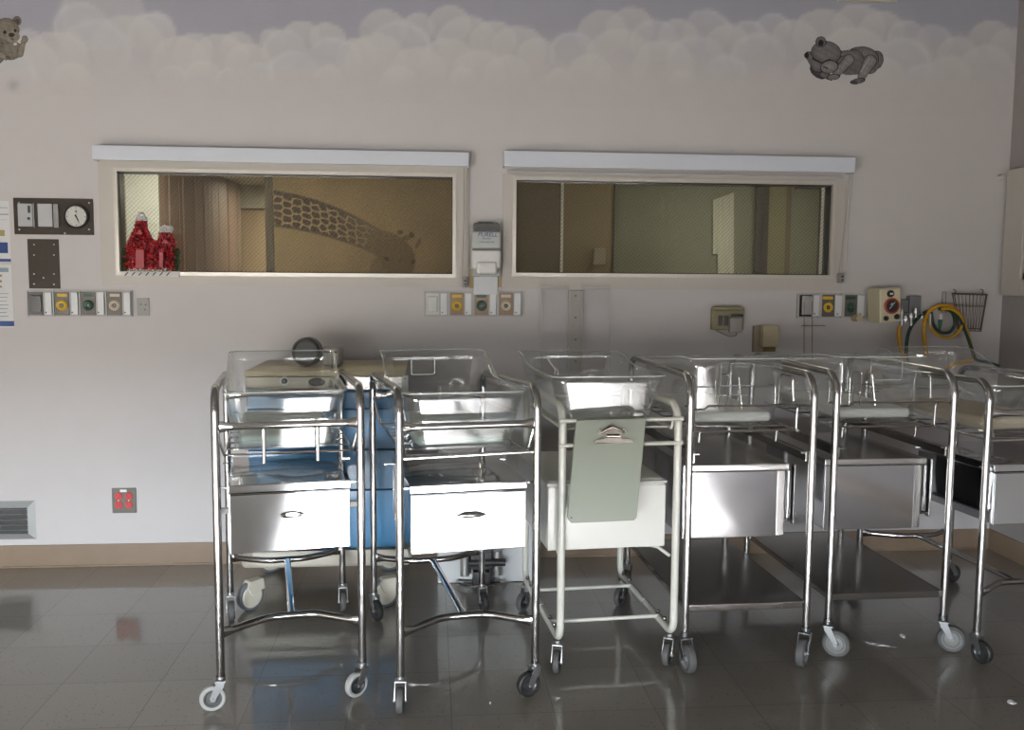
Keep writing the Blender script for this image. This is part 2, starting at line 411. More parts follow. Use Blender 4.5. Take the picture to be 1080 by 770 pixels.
# front wall (behind the camera) with a wide daylight window
FX0, FX1, FZ0, FZ1 = .54, 2.42, .12, 1.02
LX0, LX1 = -2.95, -.60
m = MB()
m.box(XL-.1, LX0, YF-.1, YF, 0, ZC); m.box(LX1, FX0, YF-.1, YF, 0, ZC); m.box(LX0, LX1, YF-.1, YF, 0, FZ0); m.box(LX0, LX1, YF-.1, YF, FZ1, ZC); m.box(FX1, XR+.1, YF-.1, YF, 0, ZC); m.box(FX0, FX1, YF-.1, YF, 0, FZ0); m.box(FX0, FX1, YF-.1, YF, FZ1, ZC)
struct('wall_front', m, mat('front_wall_paint', (.20, .19, .185), .7))
for nn, (a_, b_) in ((4, (FX0, FX1)), (5, (LX0, LX1))):
    m = MB()
    for k in (0, .5, 1): x = a_+(b_-a_)*k; m.box(x-.02, x+.02, YF-.07, YF-.03, FZ0, FZ1)
    m.box(a_, b_, YF-.07, YF-.03, FZ0, FZ0+.04); m.box(a_, b_, YF-.07, YF-.03, FZ1-.04, FZ1)
    wf = struct('window_%d' % nn, m, M_frame)
    if nn == 4:
        m = MB(); m.box(a_+.02, b_-.02, YF-.053, YF-.047, FZ0+.03, FZ1-.03); obj('dimming_pane', m, thin_glass('dimming_pane', (.54, .54, .55), 1.45), wf)  # unseen pane added to dim the daylight through this opening

# baseboard
bz = .100
m = MB(); m.box(XL, XR, -.008, 0, 0, bz, b=.002); m.box(XL, XR, -.014, 0, 0, .008, b=.002); struct('baseboard_back', m, M_base)
m = MB(); m.box(XR-.008, XR, YF, -.01, 0, bz, b=.002); struct('baseboard_right', m, M_base)
m = MB(); m.box(XL, XL+.008, YF, -.01, 0, bz, b=.002); struct('baseboard_left', m, M_base)

# ---- viewing windows in the back wall
def viewing_window(n, W, outer_px, bar=None):
    x0, x1, z0, z1 = W
    a = at(outer_px[0], 240).x; b = at(outer_px[1], 240).x; zt = at(540, outer_px[2]).z; zb = at(540, outer_px[3]).z
    m = MB()
    m.box(a, x0, -.012, .0, zb, zt); m.box(x1, b, -.012, .0, zb, zt); m.box(x0, x1, -.012, 0, zb, z0); m.box(x0, x1, -.012, 0, z1, zt)
    fr = struct('window_%d' % n, m, M_frame)
    t = .016
    m = MB()
    for q in ((x0, x0+t, z0, z1), (x1-t, x1, z0, z1), (x0+t-.001, x1-t+.001, z0, z0+t), (x0+t-.001, x1-t+.001, z1-t, z1)): m.box(q[0], q[1], -.022, .03, q[2], q[3])
    obj('window_stop', m, M_stop, fr)
    m = MB(); d = .004
    for q in ((x0+t, x0+t+d, z0+t, z1-t), (x1-t-d, x1-t, z0+t, z1-t), (x0+t, x1-t, z0+t, z0+t+d), (x0+t, x1-t, z1-t-d, z1-t)): m.box(q[0], q[1], .0, .06, q[2], q[3])
    obj('glazing_bead', m, M_dark, fr)
    m = MB(); m.box(x0+t, x1-t, .034, .040, z0+t, z1-t); obj('wired_glass', m, M_glasswire, fr)
    if bar:
        p0, p1 = at(bar[0], 240, .06).x, at(bar[1], 240, .06).x
        m = MB(); m.box(p0, p1, .045, .085, z0, z1); obj('mullion', m, mat('brown_mullion', (.22, .19, .14), .5), fr)
    return fr
w1 = viewing_window(1, W1, (106.5, 494, 176.5, 303.5), (280.5, 288))
w2 = viewing_window(2, W2, (530, 889.5, 184, 304.5))

# ---- corridor behind the glass
cor = .30
def panel(name, px0, px1, Y, mat_, z0=.0, z1=2.0, th=.02):
    a, b = at(px0, 240, Y).x, at(px1, 240, Y).x
    m = MB(); m.box(a, b, Y, Y+th, z0, z1); return struct(name, m, mat_)
M_tan = mat('corridor_tan_paint', (.33, .235, .12), .6, var=.05, scale=4)
M_olive = mat('corridor_olive_paint', (.25, .19, .095), .6, var=.06, scale=4)
M_olived = mat('corridor_brown_door', (.15, .112, .06), .55, var=.06, scale=4)
M_greenw = mat('corridor_green_paint', (.24, .25, .17), .6, var=.2, scale=2.2)
M_greyg = mat('corridor_grey_green_paint', (.42, .44, .40), .6, var=.05)
M_cor = mat('corridor_ceiling', (.62, .62, .58), .7)
m = MB(); m.box(-2.6, 2.9, WT, 3.2, 1.97, 2.05); struct('ceiling_corridor', m, M_cor)
panel('wall_corridor_grey', 95, 168, .95, M_greyg)
m = MB(); m.box(-2.6, -2.5, WT, 3.2, 0, 1.97); struct('wall_corridor_end', m, M_greyg)
m = MB(); m.box(-2.6, 2.95, 3.1, 3.2, 0, 2.0); m.box(2.85, 2.95, WT, 3.1, 0, 2.0); m.box(XR, 2.95, WT, .3, 0, 2.0); struct('wall_corridor_back', m, M_olive)
# folding partition that runs away from the glass
A = at(166, 240, 1.0); B = at(251, 240, 2.75)
m = MB(); n = 21; pa = Vector((A.x, 1.0, 0)); pb = Vector((B.x, 2.75, 0)); dr = (pb-pa).normalized(); nr = Vector((-dr.y, dr.x, 0))
for i in range(n):
    t0, t1 = i/n, (i+1)/n; q = [pa.lerp(pb, t0), pa.lerp(pb, (t0+t1)/2)+nr*-.022, pa.lerp(pb, t1)]
    for u, v in ((q[0], q[1]), (q[1], q[2])):
        m._f([m.bm.verts.new((u.x, u.y, 0)), m.bm.verts.new((v.x, v.y, 0)), m.bm.verts.new((v.x, v.y, 1.955)), m.bm.verts.new((u.x, u.y, 1.955))])
part_ = obj('folding_partition', m, mat('brown_pleated_vinyl', (.22, .15, .11), .5, var=.08), smooth=False, solid=.01)
tag(part_, 'brown pleated folding partition seen through the left viewing window', 'partition')
panel('wall_corridor_far', 236, 300, 2.95, mat('corridor_beige_paint', (.42, .31, .19), .6, var=.04), z1=1.97)
m = MB(); a_ = at(236, 240, 2.94).x; b_ = at(300, 240, 2.94).x; m.box(a_, b_, 2.90, 2.95, 1.80, 1.97); struct('trim_1', m, mat('corridor_soffit', (.44, .42, .34), .6))
# the wall with the painted giraffe
GY = 1.2
gx0, gx1 = at(287, 240, GY).x, at(520, 240, GY).x
rs_ = np.random.RandomState(3)
cells = []
for i in range(28):
    for j in range(8): cells.append((284+i*9.6+rs_.uniform(-2.3, 2.3), -20+j*16+(i % 2)*8+rs_.uniform(-3, 3)))
cells = np.array(cells)
def giraffe(X, Z):
    px, py = topx_arr(X, np.full_like(X, GY), Z)
    base = np.array((.24, .18, .095)); warm = np.array((.42, .29, .15))
    n = fbm(X, Z, 6, 9)
    gcol = base*(1-sm(-.6, 1, n)[..., None]*.5)+warm*(sm(-.6, 1, n)[..., None]*.5)
    t = np.clip((px-288)/(405-288), 0, 1.15)
    top = 200.5+ (px-288)*.13+((np.clip(px-288, 0, 200))**2)*.0021; bot = 239+(px-288)*.10+((np.clip(px-288, 0, 200))**2)*.0016
    neck = sm(-1, 1, py-top)*sm(-1, 1, bot-py)*sm(412, 402, px)
    v = (py-top)/(bot-top)*60
    d1 = np.full(px.shape, 1e9); d2 = np.full(px.shape, 1e9)
    for cx, cy in cells:
        d = np.hypot(px-cx, (v-(cy*60/80))*.72); m_ = d < d1; d2 = np.where(m_, d1, np.minimum(d2, d)); d1 = np.where(m_, d, d1)
    line = sm(2.3, .9, d2-d1); edge = (v < 7) | (v > 55)
    pc = np.array((.035, .019, .010)); lc = np.array((.34, .25, .14))
    line = np.where(edge, line*.15, line)[..., None]
    ncol = pc*(1-line)+lc*line; fade = sm(420, 345, px)[..., None]; ncol = ncol*fade+(gcol*.62)*(1-fade)
    a = neck[..., None]; gcol = gcol*(1-a)+ncol*a
    def blob(cx, cy, rx, ry, c, ang=0, s=1.0):
        nonlocal gcol
        u = (px-cx)*math.cos(ang)+(py-cy)*math.sin(ang); w = -(px-cx)*math.sin(ang)+(py-cy)*math.cos(ang)
        d = np.hypot(u/rx, w/ry); a = (sm(1.08, .92, d)*s)[..., None]; gcol = gcol*(1-a)+np.array(c)*a
    hc = (.14, .095, .045)
    blob(413, 263, 27, 16, hc, .55); blob(420, 276, 20, 17, hc, 1.2); blob(398, 285, 8, 13, (.13, .085, .04), .1, .7)
    blob(408, 273, 3, 2.2, (.03, .02, .01), .9); blob(436, 276, 2, 3, (.05, .03, .015), .5)
    blob(422, 245, 3, 2.6, (.07, .045, .02)); blob(434, 248, 3, 3.2, (.07, .045, .02)); blob(428, 251, 4, 3, (.11, .07, .035), 0, .8); blob(441, 257, 2, 6, (.10, .07, .03), .5, .8)
    return np.clip(gcol, 0, 1), None
gm = grid_painted('wall_corridor_giraffe_mural', gx0, gx1, .9, 1.96, GY, .0052, giraffe, attr_mat('corridor_mural_paint', .6, .05, 30)); gm['kind'] = 'structure'
m = MB(); m.box(gx0, at(545, 240, GY).x, GY+.003, GY+.1, 0, 1.97); struct('wall_corridor_mid', m, M_tan)
# right half of the corridor: brown door leaf, olive wall with a switch box, green glazed screen
panel('door_1', 520, 591.2, 1.2, M_olived, z1=1.97)
panel('light_slit', 591.6, 594.2, 1.19, mat('light_slit_white', (.95, .95, .92), .5), z1=1.93)  # white strip painted in for light showing through the door gap
panel('wall_corridor_olive', 594.5, 646.5, 1.2, M_olive, z1=1.97)
panel('trim_3', 646.5, 648, 1.19, M_bronze, z1=1.97)
panel('wall_corridor_green', 648, 880, 1.35, M_greenw, z1=1.97)
a, b = at(626, 262, 1.17), at(638, 279, 1.17)
m = MB(); m.box(a.x, b.x, 1.155, 1.2, b.z, a.z, b=.004); t = obj('corridor_switch_box', m, mat('tan_switch_box', (.36, .31, .22), .5)); tag(t, 'small tan switch box on the olive corridor wall behind the right window', 'switch box')
m = MB()
def hb(px0, py0, px1, py1, Y, m, d=.03):
    a, b = at(px0, py0, Y), at(px1, py1, Y); m.box(a.x, b.x, Y-d, Y, b.z, a.z)
hb(655, 191.5, 806, 193.6, 1.3, m); hb(655, 195, 806, 197.5, 1.3, m); hb(797, 192, 801, 300, 1.3, m); hb(803, 192, 806.5, 300, 1.3, m)
hb(838, 194.5, 866, 196.3, 1.3, m); hb(838, 198, 866, 200, 1.3, m); hb(865, 185, 872, 300, 1.3, m)
t = obj('screen_frame', m, mat('dark_screen_frame', (.018, .015, .01), .5)); tag(t, 'dark metal frame of the glazed screen behind the right window', 'frame')
m = MB(); hb(807, 180, 829, 300, 1.33, m, .01); t = struct('trim_4', m, mat('corridor_ochre_paint', (.26, .24, .12), .6))
m = MB(); hb(830, 180, 831, 300, 1.33, m, .012); struct('trim_5', m, M_olived)
m = MB(); pts = [(752, 211), (774, 203), (774, 300), (757, 300), (757, 268), (752, 268)]
m.prism([(at(x, y, 1.33).x, at(x, y, 1.33).z) for x, y in pts], lambda x, z: (x, 1.33, z), lambda x, z: (x, 1.34, z))
t = obj('reflection_strip', m, mat('reflection_strip_pale', (.62, .62, .50), .7, var=.3, scale=12, stretch=(6, 1, .3))); tag(t, 'pale upright strip painted for a reflection in the right viewing window', 'painted reflection')  # pale strip painted in for a bright window's reflection in the glass
# lamps added above the view to light the corridor; no fitting is seen
def corridor_fill_lamp(x, y, power, label, col=(1, .93, .78)):
    t = thing('corridor_fill_lamp', label, 'lamp', (x, y, 1.97))
    m = MB(); m.box(-.3, .3, -.08, .08, -.03, -.001, b=.004); obj('housing', m, M_wplastic, t)
    L = bpy.data.lights.new('corridor_fill_light', 'AREA'); L.shape = 'RECTANGLE'; L.size = .56; L.size_y = .13; L.energy = power; L.color = col
    o = bpy.data.objects.new('corridor_fill_light', L); COL.objects.link(o); o.location = (0, 0, -.035); o.parent = t
corridor_fill_lamp(-1.3, .55, 9, 'added fill lamp over the corridor near the folding partition', (1, .93, .82))
corridor_fill_lamp(-.5, .55, 2.2, 'added fill lamp over the corridor before the giraffe mural', (1, .88, .7))
corridor_fill_lamp(1.75, .55, 4.6, 'added fill lamp over the corridor before the green screen', (1, .98, .85))
corridor_fill_lamp(-.75, 2.4, 13, 'added fill lamp at the far end of the corridor')

# right wall window: frame, stop, glass and a dim room behind it
fo = .135
m = MB(); X0 = XR-.03
m.box(X0, XR, RY0, RY0+fo, RZ0-fo*.55, RZ1+fo*.55, b=.002); m.box(X0, XR, RY1-fo, RY1, RZ0-fo*.55, RZ1+fo*.55, b=.002)
m.box(X0, XR, RY1, RY0, RZ0-fo*.55, RZ0, b=.002); m.box(X0, XR, RY1, RY0, RZ1, RZ1+fo*.55, b=.002)
w3 = struct('window_3', m, M_frame)
m = MB()
for q in ((RY0-.03, RY0, RZ0, RZ1), (RY1, RY1+.03, RZ0, RZ1), (RY1, RY0, RZ0, RZ0+.03), (RY1, RY0, RZ1-.03, RZ1)): m.box(XR-.02, XR+.03, q[0], q[1], q[2], q[3], b=.003)
obj('window_stop', m, M_stop, w3)
m = MB(); m.box(XR+.034, XR+.04, RY1+.03, RY0-.03, RZ0+.03, RZ1-.03); obj('window_glass', m, M_glasswire, w3)
m = MB(); m.box(XR+.5, XR+.55, -1.6, .3, 1.0, 2.1); m.box(XR+.14, XR+.55, -1.6, .3, .95, 1.0); m.box(XR+.14, XR+.55, -1.6, .3, 2.1, 2.15); m.box(XR+.14, XR+.5, .25, .3, 1., 2.1); m.box(XR+.14, XR+.5, -1.6, -1.55, 1., 2.1)
struct('wall_beyond_window', m, M_sidewall)

# ================================================================== PAINTED BEARS (murals on the wall)
def paint_shapes(shapes, seed):
    def fn(X, Z):
        px, py = topx_arr(X, np.zeros_like(X)-.0015, Z)
        col = np.zeros(px.shape+(3,)); keep = np.zeros(px.shape, bool)
        nz = fbm(X, Z, 260, seed); nz2 = fbm(X, Z, 90, seed+1)
        for s in shapes:
            kind, g, lw, c = s[0], s[1], s[2], np.array(s[3])
            if kind == 'e':
                cx, cy, rx, ry, an = g; an = math.radians(an)
                u = (px-cx)*math.cos(an)+(py-cy)*math.sin(an); w = -(px-cx)*math.sin(an)+(py-cy)*math.cos(an)
                d = (np.hypot(u/rx, w/ry)-1)*min(rx, ry)
            else:
                x0, y0, x1, y1, r0, r1 = g; vx, vy = x1-x0, y1-y0
                t = np.clip(((px-x0)*vx+(py-y0)*vy)/(vx*vx+vy*vy), 0, 1); d = np.hypot(px-x0-t*vx, py-y0-t*vy)-(r0+(r1-r0)*t)
            d = d+nz*.12
            ins = d < 0
            sh = 1+.30*nz[..., None]+.18*nz2[..., None]
            shade = np.clip(.78+.5*(-d/ (6 if lw else 3)), .6, 1.25)[..., None] if lw else 1
            colr = c*sh*shade
            if lw:
                o = (d > -lw)[..., None]; colr = np.where(o, np.array((.015, .013, .015))*(1+.3*nz[..., None]), colr)
            col = np.where(ins[..., None], colr, col); keep |= ins
        return np.clip(col, 0, 1), keep
    return fn
def C(u, v): return 830+u/9, 20+v/9
g1 = (.15, .142, .147); g2 = (.23, .215, .215)
def E1(u, v, ru, rv, a=0, lw=.62, c=g1): x, y = C(u, v); return ('e', (x, y, ru/9, rv/9, a), lw, c)
def K1(u, v, u2, v2, r0, r1, lw=.62, c=g1): x, y = C(u, v); x2, y2 = C(u2, v2); return ('c', (x, y, x2, y2, r0/9, r1/9), lw, c)
light = (.56, .57, .62)
bear1 = [K1(520, 300, 600, 250, 7, 5, 0, light), K1(530, 310, 690, 245, 8, 5, 0, light), K1(545, 318, 730, 262, 9, 6, 0, light), K1(560, 262, 580, 225, 4, 3, 0, light),
         E1(850, 390, 68, 92, 10), E1(700, 395, 175, 135, -8), K1(480, 380, 640, 380, 75, 90), E1(560, 430, 100, 85, 0), K1(570, 460, 790, 450, 75, 75, 0), E1(300, 500, 95, 60, 35, c=(.06, .055, .06)), K1(420, 555, 340, 530, 32, 30), 
         K1(590, 385, 450, 545, 52, 36, c=g2), E1(440, 552, 66, 30, -5, c=g2), K1(300, 420, 205, 345, 88, 40), E1(372, 318, 146, 112, 6), E1(185, 345, 24, 30, 0, .0, (.02, .02, .02)),
         E1(322, 215, 54, 52), E1(322, 228, 26, 30, 0, 0, (.015, .015, .015)), K1(245, 375, 330, 420, 8, 7, 0, (.012, .01, .012)), K1(330, 420, 400, 385, 7, 7, 0, (.012, .01, .012)), K1(400, 385, 480, 420, 7, 9, 0, (.012, .01, .012)), E1(400, 455, 88, 62, -10, c=g2), K1(350, 455, 385, 470, 5, 5, 0, (.02, .02, .02)),
         K1(790, 400, 710, 545, 62, 42, c=g2), K1(780, 375, 700, 505, 7, 5, 0, (.42, .40, .40)), E1(672, 590, 76, 30, -12, c=g1), E1(640, 600, 30, 18, 0, 0, (.07, .065, .07))]
a, b = at(846, 34), at(934, 92)
bm1 = attr_mat('grey_bear_paint', .6, .06, 200)
t = grid_painted('painted_bear', a.x, b.x, b.z, a.z, -.0015, .0017, paint_shapes(bear1, 11), bm1)
tag(t, 'grey teddy bear painted asleep on the clouds above the right window', 'mural')
def D(u, v): return u/7, v/7
h1 = (.17, .15, .12); h2 = (.25, .225, .18)
def E2(u, v, ru, rv, a=0, lw=.3, c=h1): x, y = D(u, v); return ('e', (x, y, ru/7, rv/7, a), lw, c)
def K2(u, v, u2, v2, r0, r1, lw=.3, c=h1): x, y = D(u, v); x2, y2 = D(u2, v2); return ('c', (x, y, x2, y2, r0/7, r1/7), lw, c)
bear2 = [E2(-60, 380, 110, 110), E2(80, 370, 85, 75, c=h1), E2(125, 155, 35, 38), E2(-60, 160, 40, 40), E2(125, 160, 17, 20, 0, 0, (.07, .06, .05)), E2(40, 225, 105, 95, c=h1), K2(150, 400, 175, 300, 26, 20, c=h2), E2(183, 290, 27, 30, c=h2),
         E2(92, 270, 56, 45, 0, 0, h2), E2(85, 258, 24, 16, 0, 0, (.03, .025, .02)), E2(36, 238, 12, 14, 0, 0, (.015, .012, .01)), E2(112, 226, 10, 12, 0, 0, (.015, .012, .01)), K2(80, 285, 100, 295, 4, 4, 0, (.04, .03, .02)), E2(112, 326, 14, 10, -20, 0, (.6, .6, .6)),
         K2(-40, 390, 45, 425, 26, 22, c=h2), E2(60, 425, 20, 14, 20, 0, (.10, .09, .075))]
a, b = at(-20, 12), at(32, 68)
t = grid_painted('painted_bear', a.x, b.x, b.z, a.z, -.0015, .0017, paint_shapes(bear2, 21), bm1)
tag(t, 'brown teddy bear with raised paw painted in the upper left corner', 'mural')

# ================================================================== WALL THINGS
def wpx(m, x0, y0, x1, y1, d0, d1, Y=0, b=0):
    """box against the wall covering a photo rectangle of the wall, from depth d0 to d1 in front of it"""
    p, q = at(x0, y0, -d1), at(x1, y1, -d1); m.box(p.x, q.x, -d1, -d0, q.z, p.z, b=b); return m
def screwhead(m, px, py, d, r=.004):
    p = at(px, py, -d); m.cyl((p.x, -d+.001, p.z), (p.x, -d-.002, p.z), r, 10)

# roller shade cassettes (valances)
def shade(label, x0, y0, x1, y1, rail, chain):
    p, q = at(x0, y0, -.085), at(x1, y1, -.085)
    t = thing('roller_shade', label, 'window shade', ((p.x+q.x)/2, 0, q.z), 0, 'roller shades over the viewing windows')
    hw = (q.x-p.x)/2; h = p.z-q.z
    m = MB(); m.box(-hw, hw, -.085, -.075, 0, h, b=.003); m.box(-hw, hw, -.08, -.001, h-.01, h, b=.002); m.box(-hw, -hw+.004, -.08, -.001, 0, h-.008); m.box(hw-.004, hw, -.08, -.001, 0, h-.008)
    obj('valance', m, M_valance, t)
    m = MB(); m.cyl((-hw+.01, -.042, h*.45), (hw-.01, -.042, h*.45), .024, 20); obj('roller', m, M_wplastic, t)
    if rail:
        a, b = at(rail[0], rail[1], -.03), at(rail[2], rail[3], -.03)
        m = MB(); m.box(a.x-t.location.x, b.x-t.location.x, -.042, -.026, b.z-t.location.z, a.z-t.location.z, b=.004); obj('bottom_rail', m, mat('pale_grey_rail', (.60, .585, .56), .4), t)
    m = MB(); o = Vector(t.location)
    for line in chain[0]:
        P = [at(x, y, -.045)-o for x, y in line]; m.tube(spline(P, 5), .0016, 6)
    obj('bead_chain', m, M_rubble, t)
    x, y = chain[1]; c = at(x, y, -.03)-o
    m = MB(); m.box(c.x-.011, c.x+.011, -.055, -.013, c.z-.024, c.z+.022, b=.006); m.mi = 1; m.cyl((c.x, -.056, c.z+.006), (c.x, -.05, c.z+.006), .006, 12); m.cyl((c.x, -.056, c.z-.01), (c.x, -.05, c.z-.01), .005, 12)
    obj('chain_tensioner', m, [mat('grey_tensioner', (.30, .29, .28), .4), M_dark], t)
    return t
shade('white shade cassette over the left viewing window', 96.5, 152.8, 494.5, 175.5, None, ([[(489.5, 176), (489, 230), (487.5, 294)], [(493.5, 176), (492.5, 200), (492, 292)]], (490.3, 297.5)))
shade('white shade cassette over the right viewing window', 532, 158.6, 902, 182, (535, 180, 889, 187.5), ([[(896.5, 182), (891.5, 230), (884.5, 290)], [(899.5, 182), (896, 220), (893.5, 262), (892, 284), (889, 291)]], (886, 293)))

# analogue clock and timer panel
t = thing('clock_panel', 'dark wall panel with a round white clock and two timer switches', 'clock')
m = MB(); wpx(m, 13.5, 208.5, 99, 248, 0, .006, b=.002); obj('mounting_plate', m, M_bronze, t)
for x, y in ((20.5, 242), (94, 214), (20, 214), (94, 242), (68.5, 246)): m = MB(); screwhead(m, x, y, .006); obj('screw', m, M_zinc, t)
for (x0, x1, lab) in ((18, 34.5, 'timer switch with dark toggles'), (39, 55.5, 'blank grey timer cover')):
    m = MB(); wpx(m, x0, 214.5, x1, 239, .006, .022, b=.003); s_ = obj('timer_switch', m, mat('pale_blue_grey_plastic', (.48, .50, .52), .4), t); s_['label'] = lab
    if x0 < 30:
        m = MB(); wpx(m, 29, 217, 31.6, 224.5, .022, .026); c = at(30.5, 230.5, -.022); m.cyl((c.x, -.022, c.z), (c.x, -.027, c.z), .006, 14); obj('toggle', m, M_dark, s_)
m = MB(); wpx(m, 55.6, 215, 62, 240, .006, .018, b=.003); obj('side_cover', m, mat('grey_plastic_cover', (.30, .30, .30), .4), t)
m = MB(); wpx(m, 34.6, 214, 36.4, 240, .006, .014); obj('divider', m, M_zinc, t)
c = at(80, 228.3, -.02)
m = MB(); m.lathe([(.050, 0), (.052, .012), (.048, .018), (.043, .014)], (c.x, -.006, c.z), (0, -1, 0), 48); obj('clock_rim', m, M_dark, t)
m = MB(); m.lathe([(0, .011), (.044, .011), (.044, .0)], (c.x, -.006, c.z), (0, -1, 0), 48); cf = obj('clock_face', m, mat('clock_face_white', (.60, .60, .57), .5), t)
m = MB()
for k in range(12):
    a = k*PI/6; p = Vector((c.x+math.sin(a)*.037, -.0178, c.z+math.cos(a)*.037)); m.cyl(p, p+Vector((0, .001, 0)), .0014 if k % 3 else .0022, 8)
m.box(c.x-.003, c.x+.003, -.018, -.017, c.z+.018, c.z+.026)
obj('hour_mark', m, M_dark, cf)
m = MB()
for a, l, w in ((2.72, .03, .0022), (2.6, .02, .0035)):
    d = Vector((math.sin(a), 0, math.cos(a))); s_ = Vector((d.z, 0, -d.x)); o = Vector((c.x, -.0195, c.z))
    q = [o-d*.008+s_*w, o-d*.008-s_*w, o+d*l-s_*w*.4, o+d*l+s_*w*.4]
    m.prism([(v.x, v.z) for v in q], lambda x, z: (x, -.0195, z), lambda x, z: (x, -.0185, z))
obj('clock_hand', m, M_dark, cf)

# dark blank plate
m = MB(); wpx(m, 28.5, 252, 63.5, 304.5, 0, .005, b=.0015); t = obj('blank_plate', m, M_bronze); tag(t, 'dark brown blank metal plate below the clock panel', 'wall plate')
for x, y in ((36, 258), (57, 258), (36, 269), (57, 269), (36, 289), (57, 289), (36, 299.5), (57, 300), (46, 293)): m = MB(); screwhead(m, x, y, .005, .0032); obj('screw', m, M_zinc, t)

# medical gas outlet rails
def gas_rail(label, x0, y0, x1, y1, mods, plate):
    t = thing('gas_outlet_rail', label, 'medical outlet', group='medical gas outlet rails')
    w = (x1-x0)/len(mods)
    m = MB(); wpx(m, x0, y0, x1, y1, 0, .006, b=.001)
    for k in range(len(mods)+1): x = x0+w*k; wpx(m, max(x0, x-1.1), y0, min(x1, x+1.1), y1, .006, .016)
    wpx(m, x0, y0, x1, y0+1.3, .006, .014); wpx(m, x0, y1-1.3, x1, y1, .006, .014)
    obj('rail_frame', m, mat('grey_rail_frame', (.48, .48, .475), .45), t)
    for k, (pm, ring, latch) in enumerate(mods):
        a = x0+w*k+1.4; c = x0+w*(k+1)-1.4; mid = a+(c-a)*.62
        m = MB(); wpx(m, a, y0+1.6, mid, y1-1.6, .006, .012, b=.001); pl = obj('outlet_plate', m, pm, t)
        cx, cy = (a+mid)/2, (y0+y1)/2+1.8; p = at(cx, cy, -.014)
        if ring is not None:
            m = MB(); m.lathe([(.012, 0), (.022, 0), (.023, .006), (.017, .010), (.010, .008), (.009, .001)], (p.x, -.012, p.z), (0, -1, 0), 28); obj('socket_ring', m, ring, pl)
            m = MB(); m.cyl((p.x, -.0125, p.z), (p.x, -.0145, p.z), .0105, 20); m.mi = 1; m.cyl((p.x, -.0145, p.z), (p.x, -.017, p.z), .0022, 12); obj('socket_core', m, [M_dark, M_zinc], pl)
            m = MB(); wpx(m, cx-5.2, y0+3.2, cx+5.2, y0+6.4, .012, .014); obj('name_tag', m, ring, pl)
        else:
            m = MB(); wpx(m, a+2, y0+5, mid-2, y1-5, .012, .024, b=.004); obj('blank_cover', m, pm, pl)
        if latch is not None:
            m = MB(); wpx(m, mid+1.5, y0+1.8, c-.4, y1-1.8, .006, .020, b=.002); la = obj('latch_strip', m, latch, t)
            m = MB(); screwhead(m, mid+3.2, y1-4.5, .020, .003); obj('latch_screw', m, M_dark, la)
    return t
M_latch = mat('pale_latch_plastic', (.72, .74, .76), .4)
g0 = mat('dark_grey_outlet', (.10, .10, .10), .4)
gas_rail('four-way gas outlet rail below the dark blank plate', 28.5, 306.5, 139.5, 334, [(g0, None, M_latch), (M_outletgrey, M_yellow, M_latch), (M_outletgrey, M_green, M_latch), (M_outletgrey, M_cream, M_latch)], 0)
gas_rail('four-way gas outlet rail between windows behind the soap dispenser', 447.5, 307.5, 551, 334, [(mat('white_outlet', (.62, .63, .62), .4), None, M_latch), (M_outlettan, M_yellow, M_latch), (M_outlettan, M_green, M_latch), (M_outlettan, M_cream, M_latch)], 0)
gas_rail('four-way gas outlet rail below the right end of the right window', 841.5, 309.5, 937, 335.5, [(M_bronze, None, M_latch), (M_outletgrey, M_yellow, M_latch), (M_outletgrey, M_green, M_latch), (g0, None, M_zinc)], 0)
# small two-screw plate
m = MB(); wpx(m, 144, 314.5, 157.5, 333, 0, .006, b=.001); t = obj('switch_plate', m, mat('grey_switch_plate', (.33, .33, .32), .5)); tag(t, 'small grey wall plate right of the left gas outlet rail', 'wall plate')
for x, y in ((148.5, 321), (153.5, 321.5), (153, 326.5)): m = MB(); screwhead(m, x, y, .006, .003); obj('screw', m, M_dark, t)

# hand sanitiser dispenser
t = thing('soap_dispenser', 'white hand sanitiser dispenser on the wall between the two windows', 'dispenser')
def P3(x, y, d): return at(x, y, -d)
m = MB(); wpx(m, 499.5, 284, 525, 311, .002, .018, b=.003); obj('drip_plate', m, mat('bluish_white_plastic', (.66, .69, .72), .35), t)  # plate in one even bluish white
m = MB(); wpx(m, 498, 238, 528, 292, .002, .03, b=.004); obj('back_plate', m, mat('grey_back_plate', (.40, .41, .41), .4), t)
prof = []
def prism_px(m, poly, d0, d1): m.prism(poly, lambda x, y: P3(x, y, d0)[:], lambda x, y: P3(x, y, d1)[:])
m = MB()
q = [(497.5, 262.5), (528.5, 262.5), (528, 281), (525, 285.5), (523.5, 288), (520, 290), (507, 290), (503, 288), (501.5, 285.5), (499, 281)]
# housing: push bar body in white
a = at(498, 263, -.11); b = at(528.5, 284, -.11)
m.box(a.x, b.x, -.11, -.03, b.z, a.z, b=.012, seg=4); obj('push_bar', m, M_wplastic, t)
a = at(502.5, 276, -.125); b = at(524.5, 289.5, -.125)
m = MB(); m.box(a.x, b.x, -.125, -.06, b.z, a.z, b=.012, seg=4); obj('push_lip', m, M_wplastic, t)
a = at(498, 244, -.10); b = at(528.5, 263, -.10)
m = MB(); m.box(a.x, b.x, -.10, -.03, b.z, a.z, b=.010, seg=3); obj('front_cover', m, mat('pale_cover_plastic', (.55, .58, .58), .2), t)
a = at(499.5, 234.5, -.09); b = at(527, 262, -.09)
m = MB(); m.box(a.x, b.x, -.094, -.034, a.z-.045, a.z, b=.010, seg=3); obj('refill_window', m, thin_glass('smoky_clear_plastic', (.6, .62, .62), 1.5, .05, haze=.25, hazecol=(.4, .4, .4)), t)
m = MB(); wpx(m, 504, 234, 520, 236, .03, .06); obj('lock_slot', m, M_dark, t)
